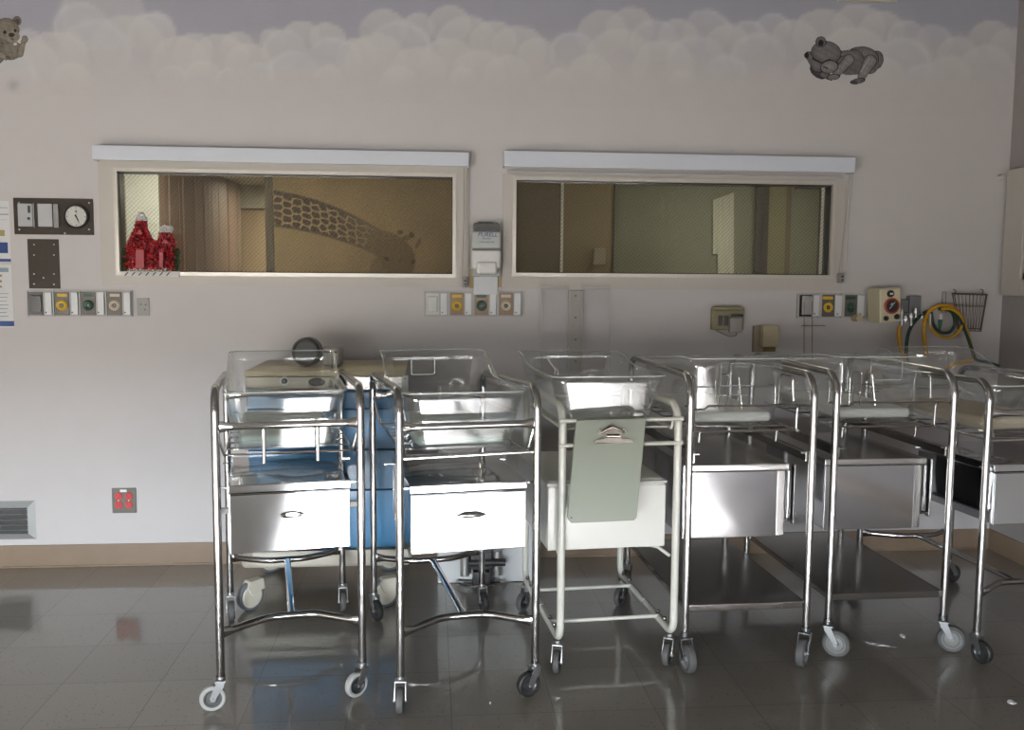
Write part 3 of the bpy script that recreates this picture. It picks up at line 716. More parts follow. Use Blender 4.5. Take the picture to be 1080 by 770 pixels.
m = MB(); wpx(m, 499, 262, 528, 264.5, .05, .1105); obj('cover_seam', m, mat('dark_seam', (.12, .12, .12), .5), t)
def text(s, parent, x, z, y, size, mat_, shear=0, rot=(PI/2, 0, 0), align='CENTER', ext=.0004, name='lettering'):
    c = bpy.data.curves.new(name, 'FONT'); c.body = s; c.size = size; c.align_x = align; c.extrude = ext; c.shear = shear; c.materials.append(mat_); c.resolution_u = 3
    o = bpy.data.objects.new(name, c); COL.objects.link(o); bpy.context.view_layer.update(); me = bpy.data.meshes.new_from_object(o.evaluated_get(bpy.context.evaluated_depsgraph_get())); bpy.data.objects.remove(o)
    o = bpy.data.objects.new(name, me); COL.objects.link(o); o.location = (x, y, z); o.rotation_euler = rot; o.parent = parent; return o
p = at(514, 249.5, -.101); text('PURELL', t, p.x, p.z, -.1008, .026, M_ink, .3)
p = at(513.5, 252.5, -.101); text('INSTANT', t, p.x, p.z, -.1008, .010, M_ink)
p = at(513.5, 256, -.101); text('HAND SANITIZER', t, p.x, p.z, -.1008, .0085, M_ink)
# tan residue of old tape beside it
for a_, b_, c_, d_, sd in ((495, 284, 499.5, 304, 'left'), (524.5, 280, 529, 303, 'right')):
    m = MB(); wpx(m, a_, b_, c_, d_, 0, .001); o = obj('tape_residue', m, mat('tan_residue', (.50, .39, .22), .7)); tag(o, 'tan tape residue on the wall at the %s of the sanitiser dispenser' % sd, 'residue')

# clear acrylic chart pockets on a grey wall strip
t = thing('chart_holder', 'clear wall chart holder with a grey centre strip under the right window', 'chart holder')
m = MB(); wpx(m, 599.5, 306, 614, 402, 0, .012, b=.002); obj('mounting_strip', m, mat('grey_mounting_strip', (.42, .40, .375), .45), t)
for y in (312, 335, 358, 381): m = MB(); screwhead(m, 607, y, .012, .004); obj('screw', m, M_dark, t)
for x0, x1 in ((571, 599), (614, 642)):
    m = MB(); p, q = at(x0, 305, -.06), at(x1, 400, -.06)
    m.box(p.x, q.x, -.060, -.057, q.z, p.z); m.box(p.x, p.x+.003, -.057, -.013, q.z, p.z+.02); m.box(q.x-.003, q.x, -.057, -.013, q.z, p.z+.02); m.box(p.x, q.x, -.057, -.013, q.z, q.z+.003); m.box(p.x, q.x, -.016, -.013, q.z, p.z+.03)
    obj('clear_pocket', m, M_acrwall, t)
m = MB()
for x0, x1 in ((571, 601), (614, 643)):
    for y, d in ((305, .0585), (301.5, .0145)): a, b = at(x0, y, -d), at(x1, y, -d); m.tube([a, b], .0016, 6)
    for x in (x0, x1): a, b = at(x, 305, -.0585), at(x, 398, -.0585); m.tube([a, b], .0013, 6)
obj('pocket_edge', m, M_edge, t)

# beige wall unit with dark slots (thermometer cradle)
t = thing('thermometer_cradle', 'beige wall cradle with two black slots right of the chart holder', 'wall unit')
m = MB(); wpx(m, 751.5, 325, 784.5, 348, 0, .03, b=.004); wpx(m, 753, 323, 784, 328, .01, .06, b=.01); obj('housing', m, mat('khaki_plastic', (.30, .27, .17), .5), t)
m = MB(); wpx(m, 770, 335, 783, 351, .03, .055, b=.005); obj('probe_box', m, mat('grey_probe_box', (.34, .33, .30), .5), t)
m = MB(); wpx(m, 758, 333, 762, 343.5, .03, .033); wpx(m, 764, 333, 768, 343.5, .03, .033); wpx(m, 771.5, 331.5, 784, 334, .055, .058); obj('slot', m, M_dark, t)
m = MB(); P = [P3(x, y, .05) for x, y in ((755, 348), (764, 353), (772, 355), (777, 353), (776, 349))]; m.tube(spline(P), .003, 8); obj('coiled_cord', m, M_beiged, t)
# cream box
t = thing('wall_box', 'small cream box on a tan back plate beside the thermometer cradle', 'wall unit')
m = MB(); wpx(m, 796, 344, 807, 371.5, 0, .03, b=.002); obj('back_plate', m, mat('tan_back_plate', (.30, .25, .18), .5), t)
m = MB(); wpx(m, 805.5, 343.5, 821, 366, .002, .07, b=.004); obj('cover', m, M_beige, t)
m = MB(); wpx(m, 807.5, 366.2, 818, 371, .01, .055, b=.002); obj('drip_spout', m, mat('brown_resin', (.18, .11, .03), .4), t)

# forked wire hanging from the right gas rail
t = thing('hanging_wire_hook', 'thin forked wire hook hanging below the right gas outlet rail', 'hook')
m = MB()
for x in (848, 856.5): m.tube([P3(x, 318, .03), P3(x, 379, .03)], .0017, 6)
m.tube([P3(845, 343.5, .03), P3(870.5, 343.5, .03)], .0015, 6); m.tube([P3(848, 379, .03), P3(856.5, 379, .03)], .0017, 6)
obj('wire', m, M_wire, t)
m = MB(); wpx(m, 846.5, 312, 858, 332, .017, .03, b=.003); obj('clamp', m, M_zinc, t)

# cream suction gauge on the right rail
c = at(926, 322, -.05)
t = thing('suction_regulator', 'cream suction regulator with a red and black gauge on the right wall', 'gauge', (c.x-.045, -.0, c.z-.005))
G = thing('x', 'x', 'x'); bpy.data.objects.remove(G)
gr = Matrix.Rotation(math.radians(3), 4, 'Z'); grt = Matrix.Rotation(math.radians(-3), 4, 'Y')
def gm_(m): bmesh.ops.transform(m.bm, matrix=gr @ grt, verts=m.bm.verts); bmesh.ops.translate(m.bm, vec=(.045, -.035, .005), verts=m.bm.verts); return m
m = MB(); m.box(-.052, .052, -.12, -.01, -.075, .080, b=.008, seg=3); obj('housing', gm_(m), mat('cream_plastic_housing', (.66, .60, .42), .4), t)
m = MB(); m.lathe([(.036, 0), (.036, .006), (.029, .008), (.028, .004)], (.004, -.12, .0), (0, -1, 0), 40); obj('gauge_ring', gm_(m), mat('red_gauge_ring', (.42, .06, .03), .4), t)
m = MB(); m.lathe([(0, .005), (.029, .005), (.029, 0)], (.004, -.12, .0), (0, -1, 0), 40); gf = obj('gauge_face', gm_(m), M_dark, t)
m = MB(); m.tube([(-.008, -.126, -.012), (.018, -.126, .016)], .0016, 6); m.tube([(-.002, -.126, .004), (.006, -.126, .012)], .0025, 6); obj('gauge_needle', gm_(m), M_wplastic, gf)
for (x, z, r, nm) in ((-.002, .055, .016, 'mode_knob'), (-.024, -.055, .011, 'vacuum_knob'), (.028, -.050, .012, 'vacuum_knob')):
    m = MB(); m.lathe([(r, 0), (r, .008), (r*.8, .012), (0, .012)], (x, -.12, z), (0, -1, 0), 28); k = obj(nm, gm_(m), M_dark, t)
    if nm == 'mode_knob':
        m = MB(); m.box(x-.008, x+.008, -.1335, -.1315, z-.004, z+.004, b=.001); obj('knob_mark', gm_(m), M_wplastic, k)
m = MB(); m.cyl((-.045, .034, -.055), (-.045, -.06, -.055), .016, 20); obj('adapter', m, M_beige, t)

# oxygen / air flow blocks with fittings
t = thing('gas_manifold', 'grey gas flow block with chrome fittings beside the cream regulator', 'medical outlet')
m = MB(); wpx(m, 949, 316, 958, 334, 0, .03, b=.003); wpx(m, 960, 312, 971, 332, 0, .035, b=.003); obj('valve_block', m, mat('grey_cast_metal', (.23, .23, .25), .4, .4), t)
m = MB()
for x, y0, y1, r in ((951, 326, 343, .010), (961, 330, 346, .009), (955, 333, 340, .012), (966, 325, 335, .008), (972, 330, 331, .008)):
    a, b = P3(x, y0, .055), P3(x, y1, .055); m.cyl(a, b, r, 16); m.cyl(a+Vector((0, 0, -.012)), a+Vector((0, 0, -.022)), r*1.35, 6)
m.tube([P3(945, 331, .05), P3(976, 331, .05)], .006, 10); obj('chrome_fitting', m, M_zinc, t)

def hose(name, label, pts, r, mt, d, d2=None, cat='hose'):
    n = len(pts); P = [P3(x, y, d+(0 if d2 is None else (d2-d)*i/(n-1))) for i, (x, y) in enumerate(pts)]
    m = MB(); m.tube(spline(P, 7), r, 10); o = obj(name, m, mt); tag(o, label, cat); return o
hose('yellow_hose', 'yellow hose dropping straight from the gas block', [(949, 344), (948, 356), (951, 370), (955, 384), (953, 398)], .010, M_hosey, .055, .075)
hose('green_hose', 'dark green hose curving down left from the coil', [(984, 326), (972, 332), (962, 343), (957, 356), (956, 372), (958, 390)], .008, M_hoseg, .055, .06)
hose('yellow_hose', 'coiled yellow hose hanging beside the wire basket', [(978, 376), (975, 358), (975, 341), (981, 328), (992, 323), (1004, 324), (1013, 333), (1019, 348), (1024, 366), (1027, 378), (1016, 382), (1003, 386), (994, 394)], .0095, M_hosey, .060, .10)
hose('yellow_hose', 'small lower loop of yellow hose inside the coil', [(979, 333), (982, 346), (990, 354), (1001, 356), (1010, 351), (1015, 342), (1012, 332), (1003, 326), (993, 326)], .007, M_hosey, .085, .11)
hose('green_hose', 'dark green hose coil hanging beside the wire basket', [(982, 329), (985, 343), (993, 351), (1002, 350), (1007, 342), (1005, 331), (998, 326), (990, 326), (1000, 327), (1012, 336), (1019, 352), (1025, 368), (1029, 379), (1041, 382), (1054, 386)], .007, M_hoseg, .075, .115)
t = thing('hose_connector', 'green and white connector dangling inside the hose coil', 'connector')
m = MB(); m.tube([P3(992.5, 331, .13), P3(992, 337, .13)], .007, 10); obj('white_end', m, M_wplastic, t)
m = MB(); m.tube([P3(992, 337, .13), P3(991.5, 343, .13), P3(991, 348, .13)], [.010, .008, .003], 10); obj('green_cone', m, mat('teal_plastic', (.02, .14, .10), .4), t)
m = MB(); m.tube([P3(981, 331, .12), P3(981, 343, .12)], .006, 10); o = obj('chrome_connector', m, M_zinc); tag(o, 'short chrome connector at the left of the hose coil', 'connector')
# chrome double hook
m = MB(); m.tube(rounded([P3(993.5, 330, .01), P3(994, 308, .03), P3(997.5, 308, .03), P3(997.5, 330, .01)], .006), .0016, 6)
o = obj('wire_hook', m, M_wire); tag(o, 'narrow upright wire hook left of the wire basket', 'hook')
# wire basket
t = thing('wire_basket', 'brown wire basket hung on the back wall by the corner', 'basket')
d0, d1 = .012, .11
def B3(x, y, d): return P3(x, y, d)
m = MB()
top = [B3(1005, 309.5, d0), B3(1040, 310.5, d0), B3(1041.5, 311, d1), B3(1004, 310, d1)]
bot = [B3(1010, 346, d0), B3(1033, 347, d0), B3(1035, 349.5, d1*.8), B3(1012, 348.5, d1*.8)]
m.tube(rounded(top+[top[0]], .006), .0028, 8); m.tube(rounded(bot+[bot[0]], .006), .0022, 8); obj('rim_wire', m, M_wire, t)
m = MB()
for e in range(4):
    n = 9 if e % 2 == 0 else 5
    for k in range(n):
        a = top[e].lerp(top[(e+1) % 4], (k+.5)/n); b = bot[e].lerp(bot[(e+1) % 4], (k+.5)/n); m.tube([a, b], .0011, 5)
for k in range(6): m.tube([bot[0].lerp(bot[1], (k+.5)/6), bot[3].lerp(bot[2], (k+.5)/6)], .0011, 5)
for f in (.33,):
    L4 = [top[i].lerp(bot[i], f) for i in range(4)]; m.tube(L4+[L4[0]], .0014, 5)
obj('mesh_wire', m, M_wire, t)
m = MB()
for x in (1007, 1036): m.tube(spline([B3(x, 312, d0), B3(x+1, 306.5, .006), B3(x-2, 305, .003)], 5), .002, 6)
obj('hanging_hook', m, M_wire, t)

# red receptacle plate
t = thing('power_outlet', 'brown power outlet plate with four red sockets above the baseboard', 'power outlet')
m = MB(); wpx(m, 117.5, 515, 144, 541, 0, .007, b=.003); obj('cover_plate', m, M_outletgrey, t)
for cx in (125, 135.8):
    for cy in (523.5, 532.5):
        p = at(cx, cy, -.008); m = MB(); m.lathe([(0, .004), (.0155, .004), (.017, 0)], (p.x, -.0065, p.z), (0, -1, 0), 24); r_ = obj('socket', m, M_red, t)
        m = MB()
        for dx in (-.006, .006): m.box(p.x+dx-.0012, p.x+dx+.0012, -.0112, -.0104, p.z-.001, p.z+.007)
        m.cyl((p.x, -.0104, p.z-.007), (p.x, -.0112, p.z-.007), .0025, 10); obj('socket_slot', m, M_dark, r_)
m = MB(); wpx(m, 126.5, 516.5, 133.5, 519, .007, .008); obj('name_tag', m, M_wplastic, t)
m = MB(); screwhead(m, 125, 528, .007, .003); screwhead(m, 135.8, 528, .007, .003); obj('screw', m, mat('brass', (.7, .6, .35), .3, 1), t)

# air return grille at the lower left
t = thing('air_grille', 'grey steel air grille in the wall at the lower left', 'vent')
p, q = at(-34, 529.5, -.01), at(37.5, 569, -.01)
m = MB(); x0, x1, z0, z1 = p.x, q.x, q.z, p.z; bw = .028
outer = [(x0, z0), (x1, z0), (x1, z1), (x0, z1)]; inner = [(x0+bw, z0+bw), (x1-bw, z0+bw), (x1-bw, z1-bw), (x0+bw, z1-bw)]
for i in range(4):
    o1, o2, i1, i2 = outer[i], outer[(i+1) % 4], inner[i], inner[(i+1) % 4]
    vs = [m.bm.verts.new(v) for v in ((o1[0], -.002, o1[1]), (o2[0], -.002, o2[1]), (i2[0], -.014, i2[1]), (i1[0], -.014, i1[1]))]; m._f(vs)
    vs = [m.bm.verts.new(v) for v in ((i1[0], -.014, i1[1]), (i2[0], -.014, i2[1]), (i2[0], -.001, i2[1]), (i1[0], -.001, i1[1]))]; m._f(vs)
obj('grille_frame', m, mat('grey_grille_metal', (.36, .37, .37), .4, .3), t, smooth=False)
m = MB(); m.box(x0+bw, x1-bw, -.0025, -.001, z0+bw, z1-bw); obj('duct_back', m, M_dark, t)
for k in range(5):
    z = z0+bw+(z1-z0-2*bw)*(k+.5)/5
    m = MB(); m.box(x0+bw, x1-bw, -.009, .0, -.001, .001, M=Matrix.Translation((0, -.004, z)) @ Matrix.Rotation(math.radians(-35), 4, 'X')); obj('louvre', m, mat('grille_louvre', (.34, .35, .34), .4, .3), t)

# two notices at the left edge
def notice(label, x1, y0, y1, bars):
    m = MB(); wpx(m, -60, y0, x1, y1, 0, .001)
    mats = [M_paper, M_ink, M_inklight, M_inkbrown]
    for (a, b, c, d, mi) in bars: m.mi = mi; wpx(m, a, b, c, d, .001, .0016)
    o = obj('paper_notice', m, mats); tag(o, label, 'notice', 'paper notices at the left edge'); return o
notice('upper paper notice with a navy block at the left edge', 12, 211, 276, [(-55, 255, 8.5, 267, 1), (-55, 272.5, 11.5, 276, 1), (-50, 218, 8, 219.5, 2), (-50, 225, 9, 226.5, 1), (-50, 231, 7, 232, 2), (-50, 242, 5, 249, 3)])
notice('lower paper notice with ochre marks at the left edge', 15, 278.5, 345.5, [(-55, 282, 9, 287, 2), (-55, 338.5, 15, 344, 1), (-50, 289, 2, 292, 3), (-50, 295, 2, 298, 3), (-50, 301, 2, 303.5, 3)]+[(-50, 309+k*4, 9-(k % 3), 310+k*4, 2) for k in range(7)])

# ceiling-high grille at the top edge, and a small white hook by the right window
t = thing('wall_vent', 'slim metal air vent high on the wall at the top edge', 'vent')
a, b = at(886, -14, -.02), at(947, 2.5, -.02)
m = MB(); m.box(a.x, b.x, -.02, 0, b.z, b.z+.012, b=.002); m.box(a.x, b.x, -.02, 0, a.z-.012, a.z, b=.002); m.box(a.x, a.x+.012, -.02, 0, b.z+.012, a.z-.012); m.box(b.x-.012, b.x, -.02, 0, b.z+.012, a.z-.012); obj('vent_frame', m, M_frame, t)
m = MB()
for k in range(3): z = b.z+.018+k*.012; m.box(a.x+.012, b.x-.012, -.014, -.004, z, z+.003)
obj('vent_slat', m, M_outletgrey, t)
p = at(1058.5, 186, -.03)
m = MB(); m.lathe([(0, .03), (.008, .028), (.012, .018), (.008, .008), (.014, 0)], (p.x, 0, p.z), (0, -1, 0), 16); o = obj('round_hook', m, mat('dull_white_knob', (.55, .53, .48), .4)); tag(o, 'small white round knob on the wall by the right corner', 'hook')

# tinsel house decoration on the left window
t = thing('tinsel_house', 'red tinsel house decoration with white snow caps in the left window', 'decoration')
Yt = -.034
def TP(u, v): return at(120+u/8.55, 210+v/8.55, Yt)
def tinsel(m, poly, n, r0, r1, y0=-.02, y1=.012, mats=1):
    xs = [p[0] for p in poly]; ys = [p[1] for p in poly]; rr = random.Random(len(poly)*7+n)
    def inside(x, y):
        c = False; j = len(poly)-1
        for i in range(len(poly)):
            if (poly[i][1] > y) != (poly[j][1] > y) and x < (poly[j][0]-poly[i][0])*(y-poly[i][1])/(poly[j][1]-poly[i][1])+poly[i][0]: c = not c
            j = i
        return c
    k = 0
    while k < n:
        x, y = rr.uniform(min(xs), max(xs)), rr.uniform(min(ys), max(ys))
        if not inside(x, y): continue
        k += 1; c = TP(x, y)+Vector((0, rr.uniform(y0, y1), 0)); d = Vector((rr.gauss(0, 1), rr.gauss(0, 1), rr.gauss(0, 1))).normalized(); e = d.orthogonal().normalized()
        L_ = rr.uniform(r0, r1); m.mi = rr.randrange(mats)
        m._f([m.bm.verts.new(c+d*L_), m.bm.verts.new(c+e*L_*.35), m.bm.verts.new(c-d*L_), m.bm.verts.new(c-e*L_*.35)])
M_tin = mat('red_tinsel', (.75, .015, .035), .25, .6); M_tin2 = mat('dark_red_tinsel', (.16, .004, .012), .3, .6); M_tin3 = mat('silver_tinsel', (.85, .85, .85), .4, .1)
house = [(115, 410), (155, 320), (190, 270), (195, 200), (300, 195), (305, 270), (345, 350), (380, 385), (405, 375), (410, 300), (525, 300), (560, 400), (560, 635), (90, 635), (110, 480)]
m = MB(); m.prism(house, lambda u, v: TP(u, v)[:], lambda u, v: (TP(u, v)+Vector((0, .006, 0)))[:]); obj('backing', m, mat('dark_red_card', (.20, .01, .02), .6), t)
m = MB(); tinsel(m, house, 2300, .004, .010, mats=3); obj('tinsel', m, [M_tin, M_tin2, mat('bright_red_tinsel', (.9, .06, .06), .4, .1)], t, smooth=False)
for poly, n_, a_, b_ in (([(205, 195), (225, 140), (250, 115), (280, 140), (300, 195)], 320, .004, .009), ([(420, 298), (425, 250), (465, 240), (525, 250), (530, 298)], 320, .004, .009), ([(150, 620), (520, 620), (520, 645), (150, 645)], 90, .003, .006)):
    m = MB(); tinsel(m, poly, n_, a_, b_); obj('snow_cap', m, M_tin3, t, smooth=False)
for poly in ([(215, 460), (290, 460), (290, 625), (215, 625)], [(425, 480), (460, 480), (460, 615), (425, 615)], [(225, 320), (250, 270), (275, 320)], [(440, 400), (480, 365), (515, 400)]):
    m = MB(); m.prism(poly, lambda u, v: (TP(u, v)+Vector((0, -.026, 0)))[:], lambda u, v: (TP(u, v)+Vector((0, -.02, 0)))[:])
    obj('door_panel', m, mat('dusky_red_card', (.36, .05, .06), .5), t)
M_gtin = mat('green_tinsel', (.02, .09, .03), .35, .5)
for poly in ([(85, 450), (135, 430), (125, 640), (75, 640)], [(545, 450), (600, 450), (590, 640), (545, 640)]):
    m = MB(); tinsel(m, poly, 240, .004, .009); obj('green_garland', m, M_gtin, t, smooth=False)
m = MB(); p0, p1 = TP(85, 650), TP(585, 700); m.box(p0.x, p1.x, -.03, .006, p1.z, p0.z, b=.002); m.mi = 1
for k in range(7): u = 130+k*62; a, b = TP(u, 690)+Vector((0, -.044, 0)), TP(u+28, 660)+Vector((0, -.044, 0)); m.tube([a, b], .0022, 6)
obj('snow_base', m, [mat('white_card', (.70, .70, .70), .6), M_dark], t)

# ================================================================== CARTS
def rrect(hx, hy, r, n=5):
    r = min(r, hx*.98, hy*.98); out = []
    for cx, cy, a0 in ((hx-r, hy-r, 0), (-hx+r, hy-r, PI/2), (-hx+r, -hy+r, PI), (hx-r, -hy+r, 1.5*PI)):
        for k in range(n+1): a = a0+PI/2*k/n; out.append((cx+r*math.cos(a), cy+r*math.sin(a)))
    return out
def densify(loop, step=.03):
    out = []
    for i, p in enumerate(loop):
        q = loop[(i+1) % len(loop)]; d = math.dist(p, q); k = max(1, round(d/step))
        for j in range(k): out.append((p[0]+(q[0]-p[0])*j/k, p[1]+(q[1]-p[1])*j/k))
    return out

def caster(parent, x, y, ztop, ang, r=.038, w=.022, tire=None, hub=None, fork=None, stem=True, trail=.024, label=None, world_rz=0, rim=None):
    """ang = world direction (degrees) in which the wheel trails its stem"""
    a = math.radians(ang)-world_rz
    T = Matrix.Translation((x, y, 0)) @ Matrix.Rotation(a, 4, 'Z')
    m = MB(); ft = 2*r+.012
    for s in (-1, 1):
        poly = [(-.011, ft), (.013, ft), (.020, ft-.016), (trail+.007, r+.008), (trail+.006, r-.005), (trail-.006, r-.006), (trail-.012, r+.008), (-.008, ft-.014)]
        yy = s*(w/2+.005)
        m.prism(poly, lambda p, z: (p, yy-.0012, z), lambda p, z: (p, yy+.0012, z))
    m.box(-.014, .018, -w/2-.0062, w/2+.0062, ft-.002, ft+.003, b=.001)
    m.lathe([(.016, 0), (.017, .004), (.013, .007), (.013, .012), (.0145, .014), (.0145, max(.015, ztop-ft+.002))], (0, 0, ft), n=20)
    m.cyl((trail, -w/2-.009, r), (trail, w/2+.009, r), .005, 10)
    bmesh.ops.transform(m.bm, matrix=T, verts=m.bm.verts)
    c = obj('caster', m, fork or M_zinc, parent)
    if label: c['label'] = label
    m = MB(); h = w/2
    m.lathe([(r*.70, -h*.9), (r*.86, -h), (r*.97, -h*.75), (r, -h*.3), (r, h*.3), (r*.97, h*.75), (r*.86, h), (r*.70, h*.9), (r*.70, -h*.9)], (trail, 0, r), (0, 1, 0), 36)
    bmesh.ops.transform(m.bm, matrix=T, verts=m.bm.verts); obj('tire', m, tire or M_black, c)
    m = MB(); m.lathe([(0, -h*1.05), (r*.18, -h*1.05), (r*.22, -h*.6), (r*.5, -h*.5), (r*.62, -h*.85), (r*.71, -h*.85), (r*.71, h*.85), (r*.62, h*.85), (r*.5, h*.5), (r*.22, h*.6), (r*.18, h*1.05), (0, h*1.05)], (trail, 0, r), (0, 1, 0), 30)
    bmesh.ops.transform(m.bm, matrix=T, verts=m.bm.verts); obj('wheel_hub', m, hub or M_grey, c)
    return c

def flat_bar(m, pts, r, n=12, fl=.035):
    """tube whose two ends are pressed flat where they meet the legs"""
    P = rounded(pts, .12, 8); Q = []
    for a, b in zip(P, P[1:]):
        k = max(1, int((b-a).length/.015)); Q += [a.lerp(b, j/k) for j in range(k)]
    Q.append(P[-1]); L_ = [0]
    for a, b in zip(Q, Q[1:]): L_.append(L_[-1]+(b-a).length)
    tot = L_[-1]; fl_ = []
    for s in L_:
        e = min(s, tot-s); t = max(0, min(1, e/fl)); t = t*t*(3-2*t); fl_.append((1.55-.55*t, .35+.65*t))
    m.tube(Q, r, n, flat=fl_)

def tub(label, root, y0, y1, zb, zf, zr, wb, wt, offx=0, slope=(.55, .9), rimr=.0042, flare=(.035, .045), group='clear plastic bassinet tubs', corner=.05, pocket=None, lw=.0045):
    """open acrylic basin; rim height goes from zf at the front to zr at the rear"""
    loc = root.matrix_world @ Vector((offx, (y0+y1)/2, zb)); t = thing('bassinet_tub', label, 'bassinet', loc, root.rotation_euler.z, group)
    hl = (y1-y0)/2; base = densify(rrect(wb/2, hl-flare[0]-.005, corner*.8, 8), .025); top = []
    n = 6; loops = []
    lo = [Vector((x*.93, y*.95, 0)) for x, y in base]; loops.append(lo); loops.append([Vector((x*.985, y*.99, .004)) for x, y in base])
    def rimz(y):
        u = (y+hl)/(2*hl); s = max(0, min(1, (u-slope[0])/(slope[1]-slope[0]))); s = s*s*(3-2*s); return (zf+(zr-zf)*s)-zb
    sx = wt/wb; sy = hl/(hl-flare[0]-.005)
    for k in range(1, n+1):
        f = k/n; L_ = []
        for x, y in base:
            e = f**1.0; X = x*(1+(sx-1)*e); Y = y*(1+(sy-1)*e); L_.append(Vector((X, Y, .014+(rimz(y*sy)-.014)*f)))
        loops.append(L_)
    rim = loops[-1]
    m = MB(); m.loft(loops, True, False)
    obj('basin', m, M_acr, t, sharp=60, solid=.003)
    m = MB()
    out = [p+Vector((p.x, p.y, 0)).normalized()*lw for p in rim]
    lip = [p+Vector((p.x, p.y, 0)).normalized()*lw+Vector((0, 0, -.004)) for p in rim]
    R = [[m.bm.verts.new(p) for p in l] for l in (rim, out, lip)]
    k = len(rim)
    for a, b in zip(R, R[1:]):
        for i in range(k): m._f([a[i], a[(i+1) % k], b[(i+1) % k], b[i]])
    obj('rim', m, M_edge, t, sharp=50, solid=.003)
    if pocket:
        (px, pz, pw, ph, end) = pocket; yy = (-hl+.012 if end == 'front' else hl-.03)
        m = MB(); q = rounded([(px-pw/2, yy, pz-ph/2), (px+pw/2, yy, pz-ph/2), (px+pw/2, yy, pz+ph/2), (px-pw/2, yy, pz+ph/2), (px-pw/2, yy, pz-ph/2)], .008, 3)
        m.tube(q, .0016, 6); m.mi = 1; m.box(px-pw/2, px+pw/2, yy-.0008, yy+.0008, pz-ph/2, pz+ph/2); obj('card_pocket', m, [M_edge, M_acrwall], t)
    return t
def mattress(label, tubt, hx, hy, th, mt, z=.006, dy=0):
    bpy.context.view_layer.update(); loc = tubt.matrix_world @ Vector((0, dy, z)); m = MB(); m.box(-hx, hx, -hy, hy, 0, th, b=min(.014, th*.4), seg=4)
    t = thing('bassinet_mattress', label, 'mattress', loc, tubt.rotation_euler.z, 'bassinet mattresses')
    obj('pad', m, mt, t)
    m = MB(); q = [Vector((x, y, th/2)) for x, y in densify(rrect(hx+.0005, hy+.0005, .012), .05)]; m.tube(q, .002, 6, closed=True); obj('piping', m, mt, t); return t

